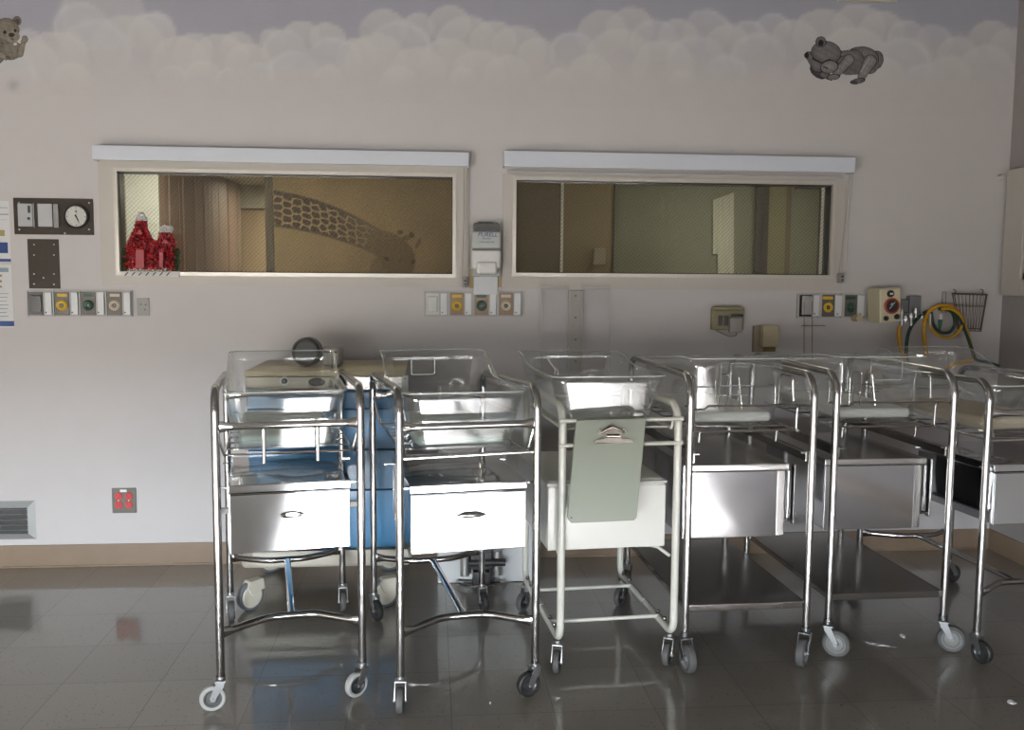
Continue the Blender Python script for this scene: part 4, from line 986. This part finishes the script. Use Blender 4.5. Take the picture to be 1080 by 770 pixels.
# ---- chrome cart with a drawer box and Y-shaped lower stretcher
def chrome_cart(label, x, y, a, angs, tires, rods, handle, clips=True):
    root = thing('bassinet_cart', label, 'bassinet cart', (x, y, 0), math.radians(a), 'bassinet carts in a row')
    bpy.context.view_layer.update()
    W, D, r, zt, zr = .2085, .757, .0123, .958, .930
    rz = root.rotation_euler.z
    for s in (-1, 1):
        m = MB(); m.tube(rounded([(s*W, 0, .098), (s*W, 0, zt), (s*W, D, zr), (s*W, D, .098)], .065, 10), r, 16)
        obj('side_frame', m, M_chrome2, root)
    m = MB(); flat_bar(m, [(-W+.010, 0, .850), (W-.010, 0, .850)], .0115); obj('front_crossbar', m, M_chrome, root)
    m = MB(); flat_bar(m, [(-W+.010, D, .850), (W-.010, D, .850)], .0105); obj('rear_crossbar', m, M_chrome, root)
    st = .235
    m = MB(); flat_bar(m, [(-W+.010, 0, st), (-.07, .085, st+.004), (.07, .085, st+.004), (W-.010, 0, st)], .0115); lo = obj('lower_stretcher', m, M_chrome2, root)
    m = MB(); flat_bar(m, [(-W+.010, D, st), (-.07, D-.085, st+.004), (.07, D-.085, st+.004), (W-.010, D, st)], .0115); obj('lower_stretcher', m, M_chrome2, root)
    m = MB(); m.tube([(0, .080, st+.004), (0, .12, st+.004), (0, D-.12, st+.004), (0, D-.08, st+.004)], .0115, 14, flat=[(.6, 1.3), (1, 1), (1, 1), (.6, 1.3)]); obj('centre_stretcher', m, M_chrome, root)
    # storage box
    bx, by0, by1, bz0, bz1 = .175, .000, .43, .473, .676
    m = MB(); m.box(-bx, bx, by0+.004, by1, bz0, bz1-.028, b=.002); box = obj('storage_box', m, M_polished, root)
    m = MB(); m.box(-bx-.003, bx+.003, by0-.002, by1+.004, bz1-.025, bz1, b=.003); obj('box_top', m, M_polished, root)
    m = MB(); m.box(-bx+.001, bx-.001, by0-.004, by0+.002, bz0-.002, bz1-.030, b=.002); dr = obj('drawer', m, M_polished, root)
    m = MB(); hz = .580; hx = .005
    if handle == 'oval':
        m.lathe([(.030, 0), (.034, .004), (.030, .008), (.024, .006), (.020, .001), (0, .001)], (0, 0, 0), (0, -1, 0), 36); m.bm.transform(Matrix.Translation((hx, by0-.004, hz)) @ Matrix.Scale(.30, 4, (0, 0, 1)))
    else:
        m.tube([(hx-.045, by0-.006, hz), (hx-.02, by0-.014, hz+.002), (hx+.02, by0-.014, hz+.002), (hx+.045, by0-.006, hz)], [.003, .011, .011, .003], 12, flat=[(.7, .5)]*4)
    obj('handle', m, M_chrome2, dr)
    if clips:
        for s in (-1, 1):
            m = MB(); m.box(s*(bx+.003), s*(W-.008), by0+.03, by0+.05, .585, .60) if s > 0 else m.box(-(W-.008), -(bx+.003), by0+.03, by0+.05, .585, .60)
            obj('side_clip', m, M_wplastic, root)
    # box hangers and tub cradle
    for s in (-1, 1):
        for yy in (.03, by1-.03): m = MB(); m.box(min(s*bx, s*W), max(s*bx, s*W), yy-.006, yy+.006, bz1-.014, bz1-.010); obj('box_bracket', m, M_chrome2, root)
    m = MB(); cz = .757
    for s in (-1, 1): m.tube(rounded([(s*W, .02, .845), (s*(W-.022), .035, cz), (s*(W-.022), .70, cz), (s*W, .735, .845)], .02), .0042, 8)
    for k in range(7): yy = .05+k*.105; m.tube([(-W+.022, yy, cz), (W-.022, yy, cz)], .0035, 8)
    cr = obj('tub_cradle', m, M_chrome, root)
    if rods:
        for xx in (-.073, .083): m = MB(); m.tube([(xx, .012, .845), (xx, .02, cz-.022)], .0058, 10); obj('front_rod', m, M_chrome, root)
    else:
        m = MB(); m.tube([(-W+.008, .012, cz-.002), (W-.008, .012, cz+.004)], .0048, 10); obj('cradle_front_bar', m, M_chrome, root)
    for (px, py), an, ti in zip(((-W, 0), (W, 0), (-W, D), (W, D)), angs, tires):
        caster(root, px, py, .100, an, .0385, .022, ti[0], ti[1], world_rz=rz)
    return root

A1 = chrome_cart('chrome bassinet cart farthest left with a mirror-bright drawer box', -.4165, -1.398, 9.9, (192, 222, 285, 278), ((M_lgrey, M_grey), (M_lgrey, M_dark), (M_grey, M_grey), (M_grey, M_grey)), True, 'oval')
A2 = chrome_cart('chrome bassinet cart with white-reflecting drawer second from the left', .115, -1.437, 9.4, (268, 205, 300, 285), ((M_grey, M_dark), (M_black, M_dark), (M_black, M_dark), (M_black, M_dark)), False, 'bar', False)
A6 = chrome_cart('chrome bassinet cart cut off by the right edge of the photo', 2.056, -1.243, 4, (290, 0, 200, 15), ((M_black, M_dark),)*4, False, 'bar', False)

T1 = tub('clear bassinet tub on the farthest left chrome cart', A1, .035, .69, .766, .945, 1.018, .305, .362, -.008, flare=(.016, .045))
T2 = tub('clear bassinet tub with a card pocket on the second chrome cart', A2, .035, .70, .766, .945, 1.024, .305, .376, -.004, pocket=(-.03, .20, .085, .062, 'rear'), flare=(.016, .045))
T6 = tub('clear bassinet tub on the cart at the right edge', A6, .02, .76, .766, .94, 1.018, .31, .376, 0)
mattress('pale teal mattress in the tub of the farthest left cart', T1, .138, .265, .034, M_padteal)
mattress('pale teal mattress in the tub of the second chrome cart', T2, .138, .265, .034, M_padteal)
mattress('cream mattress in the tub at the right edge', T6, .140, .27, .045, M_padcream)

# ---- satin steel cart with a long lower shelf
def shelf_cart(label, x, y, a, angs):
    root = thing('bassinet_cart', label, 'bassinet cart', (x, y, 0), math.radians(a), 'bassinet carts in a row')
    bpy.context.view_layer.update(); rz = root.rotation_euler.z
    W, D, r, zt = .2095, .78, .0122, .975
    for s in (-1, 1):
        m = MB(); m.tube(rounded([(s*W, 0, .122), (s*W, 0, zt), (s*W, D, zt), (s*W, D, .122)], .075, 10), r, 16); obj('side_frame', m, M_satin, root)
        m = MB(); m.box(s*(W-.018)-.003, s*(W-.018)+.003, .005, D-.01, .690, .722, b=.001); m.box(s*(W-.026)-.010, s*(W-.026)+.010, .005, D-.01, .716, .722, b=.001); obj('side_rail', m, M_shelf, root)
    m = MB(); m.box(-W+.004, W-.004, .006, D-.01, .206, .212, b=.001); m.box(-W+.004, W-.004, .004, .010, .190, .213, b=.001); m.box(-W+.004, W-.004, D-.014, D-.008, .190, .213)
    for s in (-1, 1): m.box(s*(W-.006)-.002, s*(W-.006)+.002, .006, D-.01, .190, .2125)
    obj('lower_shelf', m, M_shelf, root)
    # box
    x0, x1, y0, y1, z0, z1 = -.200, .158, .088, .62, .418, .668
    m = MB(); m.box(x0, x1, y0+.004, y1, z0, z1-.024, b=.002); box = obj('storage_box', m, M_brushed, root)
    m = MB(); m.box(x0-.003, x1+.012, y0-.006, y1+.004, z1-.024, z1, b=.004); obj('box_top', m, M_polished if False else M_satin, root)
    m = MB(); m.box(x0+.001, x1-.03, y0-.003, y0+.003, z0-.002, z1-.026, b=.0015); dr = obj('drawer', m, M_brushed, root)
    m = MB(); m.box(x1-.028, x1-.002, y0-.0015, y0+.003, z0, z1-.026, b=.001); obj('edge_trim', m, M_satin, box)
    # chart slot at the right side
    m = MB(); m.box(x1+.005, x1+.010, y0+.01, y0+.30, .462, .655); m.box(x1+.010, x1+.030, y0+.012, y0+.30, .462, .468); m.mi = 1
    m.box(x1+.012, x1+.020, y0+.005, y0+.012, .475, .640, b=.002); m.box(x1+.030, x1+.036, y0-.004, y0+.02, .455, .662, b=.001); m.box(x1+.010, x1+.022, y0+.002, y0+.008, .478, .498, b=.001)
    obj('chart_slot', m, [M_dark, M_satin], root)
    # tub wires
    m = MB(); cz = .785
    m.tube(rounded([(-W+.006, .0, .867), (-W+.045, .0, .867), (-W+.060, .0, .878), (W-.03, .0, .878), (W-.006, .0, .874)], .006), .0038, 8)
    m.tube([(-W+.006, .05, cz), (W-.040, .05, cz+.003)], .0042, 8)
    for xx in (-.16, .105): m.tube([(xx, .05, cz), (xx, .055, cz-.035)], .0042, 8)
    for k in range(5): yy = .16+k*.12; m.tube([(-W+.03, yy, cz), (W-.03, yy, cz)], .0036, 8)
    for s in (-1, 1):
        m.tube([(s*(W-.03), .05, cz), (s*(W-.03), .70, cz)], .0042, 8)
        for yy in (.06, .60): m.tube(rounded([(s*(W), yy, .87), (s*(W-.03), yy, .87), (s*(W-.033), yy, cz), (s*(W-.01), yy, cz-.004)], .02), .0036, 8)
        m.tube(rounded([(s*(W-.032), .09, .88), (s*(W-.037), .09, .965), (s*(W-.05), .16, .965), (s*(W-.05), .17, .86)], .015), .0036, 8)
    obj('tub_cradle', m, M_satin, root)
    for (px, py), an in zip(((-W, 0), (W, 0), (-W, D), (W, D)), angs):
        caster(root, px, py, .124, an, .047, .028, M_grey, mat('grey_wheel_hub', (.20, .20, .195), .4), mat('dull_zinc_fork', (.22, .225, .23), .45, 1, var=.1, scale=40), trail=.030, world_rz=rz)
    return root
B4 = shelf_cart('satin steel bassinet cart with lower shelf beside the white cart', 1.046, -1.243, 1.8, (278, 232, 240, 200))
B5 = shelf_cart('satin steel bassinet cart with lower shelf second from the right', 1.569, -1.172, 1.0, (328, 335, 200, 250))
T4 = tub('clear deep bassinet tub on the shelf cart beside the white cart', B4, .085, .72, .795, 1.026, .985, .30, .325, -.018, slope=(.1, .9), flare=(.032, .03), corner=.03, pocket=(.0, .175, .115, .075, 'front'))
T5 = tub('clear deep bassinet tub on the shelf cart second from the right', B5, .085, .72, .795, 1.026, .985, .30, .335, -.005, slope=(.1, .9), flare=(.032, .03), corner=.03, pocket=(.02, .185, .115, .075, 'front'))
mattress('thin white mattress in the tub beside the white cart', T4, .142, .262, .036, M_pad)
mattress('thin white mattress in the tub second from the right', T5, .142, .262, .036, M_pad)
def wire_card_holder(label, tt, dx):
    bpy.context.view_layer.update(); loc = tt.matrix_world @ Vector((dx, -.20, .043)); t = thing('wire_card_holder', label, 'card holder', loc, tt.rotation_euler.z)
    m = MB(); m.tube(rounded([(-.045, 0, .0), (-.038, .02, .12), (-.005, .02, .12), (-.02, 0, .0)], .008), .0022, 6); m.tube([(-.075, .01, .045), (.055, .01, .05)], .0022, 6); m.tube([(-.055, .008, .10), (-.055, .008, .002)], .0022, 6); m.tube([(.03, .012, .11), (.04, .0, .0)], .0022, 6)
    obj('wire', m, M_satin, t); return t
wire_card_holder('bent wire card holder in the tub beside the white cart', T4, .02)
wire_card_holder('bent wire card holder in the tub second from the right', T5, .0)

# ---- cream enamel cart with looped sides
x, y, a = .610, -1.250, 4.5
C3 = thing('bassinet_cart', 'cream white enamel bassinet cart with looped tube sides and clipboard', 'bassinet cart', (x, y, 0), math.radians(a), 'bassinet carts in a row')
bpy.context.view_layer.update(); rz = C3.rotation_euler.z
W, D, r = .1925, .63, .0128
for s in (-1, 1):
    m = MB(); P = rounded([(s*W, .3, .113), (s*W, 0, .113), (s*W, 0, .880), (s*W, D, .880), (s*W, D, .113), (s*W, .31, .113)], [.05, .07, .07, .05], 10); m.tube(P, r, 16)
    obj('side_loop', m, M_enamel, C3)
    m = MB()
    for yy in (.09, .16, D-.13, D-.05): m.lathe([(0, .016), (.006, .014), (.008, .008), (.005, 0)], (s*W, yy, .124), n=12)
    obj('bolt', m, M_chrome2, C3)
m = MB()
for z in (.836, .757): m.tube([(-W-.008, -.008, z), (W+.004, -.008, z)], .0068, 12)
for z in (.836, .757):
    for s in (-1, 1): m.lathe([(0, .010), (.008, .006), (.008, -.004), (0, -.008)], (s*(W+.006), -.008, z), (s, 0, 0), 12)
obj('front_crossbar', m, M_enamel, C3)
for yy, zz in ((.15, .120), (.47, .120)):
    m = MB(); m.tube([(-W, yy, zz), (W, yy, zz)], .0066, 12); obj('lower_crossbar', m, M_enamel, C3)
m = MB(); m.tube([(-W, D, .836), (W, D, .836)], .0068, 12); obj('rear_crossbar', m, M_enamel, C3)
m = MB(); m.box(-.236, .168, .030, .56, .402, .634, b=.018, seg=4); box = obj('storage_box', m, M_boxwhite, C3)
m = MB(); m.box(-.232, .164, .026, .032, .406, .612, b=.002); m.box(-.237, .169, .022, .570, .618, .628, b=.004); obj('drawer_front', m, M_boxwhite, C3)
m = MB()
for xx in (-.19, .12):
    for yy in (.08, .5): m.cyl((xx, yy, .404), (xx, yy, .392), .010, 12)
m.tube([(.12, .08, .398), (.15, .05, .396), (.185, .03, .370)], .006, 8); m.tube([(-.19, .08, .398), (-.185, .03, .370)], .006, 8)
obj('box_foot', m, M_enamel, C3)
m = MB()
for s in (-1, 1): m.tube([(s*(W-.012), .03, .80), (s*(W-.012), D-.03, .80)], .005, 8)
for k in range(5): yy = .06+k*.12; m.tube([(-W+.012, yy, .80), (W-.012, yy, .80)], .0036, 8)
for s in (-1, 1):
    for yy in (.03, D-.03): m.tube([(s*(W-.012), yy, .80), (s*W, yy, .868)], .005, 8)
obj('tub_cradle', m, M_enamel, C3)
for (px, py), an in zip(((-W, .035), (W, .035), (-W, D-.03), (W, D-.03)), (255, 240, 230, 235)):
    caster(C3, px, py, .101, an, .038, .022, M_grey, M_dark, world_rz=rz)
T3 = tub('clear bassinet tub on the cream white enamel cart', C3, .02, .66, .806, .974, 1.008, .30, .385, -.032, pocket=None, flare=(.014, .045))
# white twist tie on that tub
m = MB(); P = [at(x_, y_, -.93) for x_, y_ in ((577, 378), (581, 384), (585, 389), (585, 395))]; m.tube(spline(P), .0018, 6)
P = [at(x_, y_, -.925) for x_, y_ in ((578, 378), (584, 387), (588, 391), (588.5, 396))]; m.tube(spline(P), .0018, 6)
o = obj('twist_tie', m, M_wplastic); tag(o, 'thin white twist tie hanging inside the tub on the cream cart', 'tie')

# clipboard hung on the cream cart
Yc = -1.292
cl = thing('clipboard', 'grey green clipboard hung on the front of the cream enamel cart', 'clipboard', at(640, 551, Yc-.045))
o = Vector(cl.location)
def CP(x_, y_, d):   # board plane leans outward towards its foot
    f = (y_-443)/108; return at(x_, y_, Yc-.045*f)+Vector((0, d, 0))-o
poly2 = [(609.5, 443.5), (680, 441), (681.5, 443), (671.5, 546), (669, 549), (603, 552), (599, 548), (598.5, 545), (607.5, 446)]
m = MB(); m.prism(poly2, lambda a_, b_: CP(a_, b_, 0)[:], lambda a_, b_: CP(a_, b_, .010)[:]); obj('board', m, M_clip, cl, bevel=.002)
m = MB(); q = [CP(609, 444, 0), CP(681, 441.5, 0)]; 
m.loft([[q[0], q[1], q[1]+Vector((0, .034, .004)), q[0]+Vector((0, .034, .004))], [v-Vector((0, 0, .004)) for v in (q[0], q[1], q[1]+Vector((0, .034, .004)), q[0]+Vector((0, .034, .004)))]], True, True)
q2 = [q[0]+Vector((0, .034, .004)), q[1]+Vector((0, .034, .004))]; m.loft([[q2[0], q2[1], q2[1]+Vector((0, .003, 0)), q2[0]+Vector((0, .003, 0))], [v-Vector((0, 0, .045)) for v in (q2[0], q2[1], q2[1]+Vector((0, .003, 0)), q2[0]+Vector((0, .003, 0)))]], True, True)
obj('top_flange', m, M_clip, cl)
m = MB()
clip = [(626, 466.5), (629, 463), (637, 462), (636, 458), (630, 457), (632, 452), (638, 452), (641, 448), (645, 446), (649, 448), (652, 452), (658, 451), (662, 455), (656, 458), (655, 462), (663, 462), (667, 464.5), (667.5, 466.5)]
m.prism(clip, lambda a_, b_: CP(a_, b_, -.012)[:], lambda a_, b_: CP(a_, b_, -.009)[:])
m.tube([CP(634, 455, -.014), CP(645, 449, -.022), CP(657, 455, -.014)], .0045, 10); m.cyl(CP(639, 459, -.016), CP(652, 459, -.016), .006, 12)
m.tube([CP(626, 466.3, -.008), CP(667.5, 466, -.008)], .003, 8); cp = obj('clip', m, mat('tarnished_chrome', (.16, .14, .12), .3, 1, var=.4, scale=60), cl)
m = MB(); c_ = CP(602.5, 546, 0); m.cyl(c_, c_+Vector((0, -.001, 0)), .003, 10); obj('rivet_hole', m, M_dark, cl)

# ================================================================== THINGS BEHIND THE CARTS
# blue cabinet cart
Yb = -.555
p0, p1 = at(258, 391, Yb), at(428, 391, Yb)
bx0, bx1 = p0.x+.004, p1.x-.012; zt = at(340, 391, Yb).z
bl = thing('blue_cabinet_cart', 'blue drawer cabinet on white casters with a beige worktop', 'cabinet', ((bx0+bx1)/2, Yb, 0), 0)
def lx(v): return v-(bx0+bx1)/2
z_bot = at(400, 579, Yb).z; DB = .46
m = MB(); m.box(lx(bx0), lx(bx1), .02, DB, z_bot, zt-.02, b=.003); obj('cabinet_body', m, M_blue, bl)
m = MB(); m.box(lx(p0.x), lx(p1.x), -.004, DB+.01, zt-.022, zt, b=.004); obj('worktop', m, M_beige, bl)
m = MB(); m.box(lx(bx0), lx(bx1)-.26, .0, .02, at(300, 411, Yb).z, zt-.024, b=.004); fp = obj('control_panel', m, mat('cream_panel', (.56, .53, .42), .4), bl)
m = MB(); c_ = at(300, 402, Yb); m.lathe([(0, .01), (.008, .01), (.011, .006), (.011, 0)], (lx(c_.x), 0, c_.z), (0, -1, 0), 20); obj('lock', m, M_dark, fp)
m = MB(); c_ = at(300, 402, Yb); m.lathe([(.011, .001), (.018, .001), (.018, 0)], (lx(c_.x), 0, c_.z), (0, -1, 0), 20); obj('lock_ring', m, M_wplastic, fp)
c_ = at(334, 403, Yb); m = MB(); m.lathe([(0, .004), (.022, .006), (.03, .004), (.032, 0)], (0, 0, 0), (0, -1, 0), 24); m.bm.transform(Matrix.Translation((lx(c_.x), 0, c_.z)) @ Matrix.Scale(.5, 4, (0, 0, 1))); obj('oval_handle', m, M_dark, fp)
m = MB(); m.box(lx(bx1)-.255, lx(bx1), .004, .02, at(390, 411, Yb).z, zt-.024, b=.002); obj('steel_panel', m, M_shelf, bl)
zs = [at(395, v, Yb).z for v in (412.5, 431, 474, 516.5)]+[z_bot+.003]
for k in range(4):
    m = MB(); m.box(lx(bx0)+.002, lx(bx1)-.002, .0, .02, zs[k+1]+.0025, zs[k]-.0025, b=.003); obj('drawer', m, M_blue, bl)
m = MB(); m.box(lx(bx0)+.01, lx(bx1)+.02, .0, DB, z_bot-.030, z_bot-.002, b=.004); m.box(lx(bx0)-.04, lx(bx1)+.03, .03, DB, z_bot-.082, z_bot-.020, b=.02, seg=4); obj('chassis', m, mat('cream_chassis', (.60, .57, .49), .4), bl)
for wx, wy, an in ((263, 631, 225), (405, 623, 200), (263, 600, 200), (405, 600, 200)):
    X_ = at(wx, 640, -.62).x; Yw = -.62 if wy > 610 else -.16
    r_ = .056; a_ = math.radians(an)
    T = Matrix.Translation((lx(X_), Yw-Yb+.02, 0)) @ Matrix.Rotation(a_, 4, 'Z')
    m = MB(); m.lathe([(r_*.6, -.014), (r_*.9, -.014), (r_, -.008), (r_, .008), (r_*.9, .014), (r_*.6, .014), (r_*.6, -.014)], (0, 0, r_), (0, 1, 0), 40); m.bm.transform(T)
    q = MB(); q.lathe([(0, -.018), (r_*.72, -.018), (r_*.80, -.015), (r_*.80, .015), (r_*.72, .018), (0, .018)], (0, 0, r_), (0, 1, 0), 40)
    q.prism([(-.050, r_*2.1), (.010, r_*2.1), (.022, r_*1.75), (.010, r_*1.2), (-.006, r_*1.0), (-.030, r_*1.3), (-.056, r_*1.35)], lambda a0, b0: (a0, -.021, b0), lambda a0, b0: (a0, .021, b0)); q.bm.transform(T)
    c_ = obj('caster', q, M_hub, bl, bevel=.003); c_['label'] = 'cream plastic caster'; obj('tire', m, mat('slate_tire', (.16, .18, .20), .5), c_)
m = MB(); a0, b0 = at(424, 396, Yb), at(430.5, 413, Yb); m.box(lx(a0.x), lx(b0.x), -.012, -.004, b0.z, a0.z, b=.001); m.mi = 1; m.cyl((lx((a0.x+b0.x)/2), -.012, a0.z-.012), (lx((a0.x+b0.x)/2), -.0135, a0.z-.012), .003, 8); obj('corner_plate', m, [M_wplastic, M_dark], bl)
# dark rounded device on that worktop
c_ = at(330, 384, -.36)
dv = thing('monitor_unit', 'dark grey rounded monitor unit standing on the beige worktop', 'monitor', (c_.x, -.36, zt+.001), math.radians(-12))
m = MB(); m.lathe([(.0, .0), (.045, .0), (.058, .012), (.058, .05), (.046, .062), (0, .062)], (-.02, .03, .058), (0, -1, 0), 36); obj('round_body', m, mat('slate_plastic', (.045, .048, .052), .35), dv)
m = MB(); m.tube([(-.02+.05*math.cos(k*PI/12), -.034, .058+.05*math.sin(k*PI/12)) for k in range(24)], .006, 8, closed=True); obj('front_ring', m, M_grey, dv)
m = MB(); m.box(.045, .115, -.02, .05, 0, .083, b=.012, seg=3); obj('speaker_box', m, mat('warm_grey_plastic', (.28, .27, .25), .4), dv)
m = MB(); m.box(.052, .108, -.0215, -.019, .055, .062); obj('display_slot', m, M_dark, dv)

# white floor cabinet with pedal
Yw = -.345
x0_, x1_ = at(461.5, 600, Yw).x, at(562, 600, Yw).x; ztp = .815
wc = thing('white_floor_cabinet', 'tall white metal cabinet with a black foot pedal behind the carts', 'cabinet', ((x0_+x1_)/2, Yw, 0))
hw = (x1_-x0_)/2
m = MB(); m.box(-hw, hw, 0, .30, .002, ztp, b=.006); obj('cabinet_body', m, mat('white_cabinet_enamel', (.64, .66, .67), .3, var=.04, scale=3), wc)
m = MB(); m.box(-hw+.012, hw-.012, -.008, -.0005, .20, ztp-.02, b=.003); dd = obj('door', m, mat('white_cabinet_enamel', (.64, .66, .67), .3), wc)
m = MB(); m.cyl((hw-.03, -.010, .60), (hw-.03, -.008, .60), .004, 10); obj('door_screw', m, M_dark, dd)
cx_ = at(507, 600, Yw).x-(x0_+x1_)/2
m = MB(); m.box(cx_-.045, cx_+.045, -.06, -.001, .075, .150, b=.005); m.box(cx_-.035, cx_+.035, -.075, -.001, .004, .070, b=.004); m.cyl((cx_-.055, -.055, .105), (cx_+.10, -.055, .105), .016, 14); obj('foot_pedal', m, M_dark, wc)
m = MB()
for s in (-1, 1): m.cyl((cx_+s*.068, -.030, .045), (cx_+s*.068, -.030, .150), .020, 16)
obj('pedal_bracket', m, mat('grey_metal_bracket', (.34, .34, .33), .35, .6), wc)
m = MB(); P = [(cx_+.100*math.cos(t_), -.02-.078*math.sin(t_), .018) for t_ in [PI*k/20 for k in range(21)]]; m.tube(P, .006, 10); obj('guard_hoop', m, M_chrome2, wc)

# floor scraps
def scrap(label, px, py, sx, sy):
    d = ray(px, py); t = -CAM.z/d.z; p = CAM+t*d
    m = MB(); rr = random.Random(int(px)); n = 9
    poly = [(p.x+sx*math.cos(2*PI*k/n)*rr.uniform(.6, 1), p.y+sy*math.sin(2*PI*k/n)*rr.uniform(.6, 1)) for k in range(n)]
    m.prism(poly, lambda a_, b_: (a_, b_, .001+.004*rr.random()), lambda a_, b_: (a_, b_, .0002)); o = obj('paper_scrap', m, M_paper, smooth=False); tag(o, label, 'litter')
scrap('small white scrap on the floor between the two shelf cart wheels', 952, 671, .014, .016)
scrap('small white scrap on the floor near the lower right edge', 1067, 741, .016, .016)
scrap('tiny white scrap on the floor under the second chrome cart', 517, 742, .003, .005)

# ================================================================== LIGHT
sun = bpy.data.lights.new('sun', 'SUN'); sun.energy = SUN_E; sun.angle = math.radians(1.2); sun.color = (1, .985, .965)
so = bpy.data.objects.new('sun', sun); COL.objects.link(so)
az, el = math.radians(SUN_AZ), math.radians(SUN_EL)
d = Vector((math.sin(az)*math.cos(el), math.cos(az)*math.cos(el), -math.sin(el)))   # direction the light travels
so.rotation_euler = d.to_track_quat('-Z', 'Y').to_euler(); so.location = (1, -9, 5)
for a_, b_ in ((FX0, FX1), (LX0, LX1)):
    po = bpy.data.lights.new('window_portal', 'AREA'); po.shape = 'RECTANGLE'; po.size = b_-a_; po.size_y = FZ1-FZ0; po.cycles.is_portal = True
    pobj = bpy.data.objects.new('window_portal', po); COL.objects.link(pobj); pobj.location = ((a_+b_)/2, YF-.05, (FZ0+FZ1)/2)
    pobj.rotation_euler = Vector((0, 1, 0)).to_track_quat('-Z', 'Y').to_euler()
w = bpy.data.worlds.new('sky'); SC.world = w; w.use_nodes = True; N = w.node_tree.nodes; L = w.node_tree.links
bg = N['Background']; bg.inputs[1].default_value = 1
tc = N.new('ShaderNodeTexCoord'); sx = N.new('ShaderNodeSeparateXYZ'); L.new(tc.outputs['Generated'], sx.inputs[0])
mr = N.new('ShaderNodeMapRange'); mr.inputs[1].default_value = -.015; mr.inputs[2].default_value = .015; L.new(sx.outputs[2], mr.inputs[0])
mx = N.new('ShaderNodeMix'); mx.data_type = 'RGBA'; L.new(mr.outputs[0], mx.inputs[0])
mx.inputs[6].default_value = (GROUND_E, GROUND_E*.96, GROUND_E*.90, 1); mx.inputs[7].default_value = (SKY_E*.90, SKY_E*.96, SKY_E, 1)
L.new(mx.outputs[2], bg.inputs[0])

# ================================================================== CAMERA AND VIEW
cd = bpy.data.cameras.new('camera'); cd.sensor_width = 36; cd.sensor_fit = 'HORIZONTAL'; cd.lens = FPX/1080*36; cd.clip_start = .02
co = bpy.data.objects.new('camera', cd); COL.objects.link(co)
co.matrix_world = Matrix(((_r.x, _u.x, -_w.x, CAM.x), (_r.y, _u.y, -_w.y, CAM.y), (_r.z, _u.z, -_w.z, CAM.z), (0, 0, 0, 1)))
SC.camera = co
vs = SC.view_settings; vs.view_transform = 'Standard'; vs.look = 'None'; vs.gamma = 1; vs.use_curve_mapping = False; vs.exposure = EXPOSURE
cy = SC.cycles; cy.use_denoising = True; cy.denoiser = 'OPENIMAGEDENOISE'; cy.max_bounces = 14; cy.transparent_max_bounces = 40; cy.diffuse_bounces = 5; cy.glossy_bounces = 8
cy.caustics_reflective = False; cy.caustics_refractive = False; cy.sample_clamp_indirect = 20
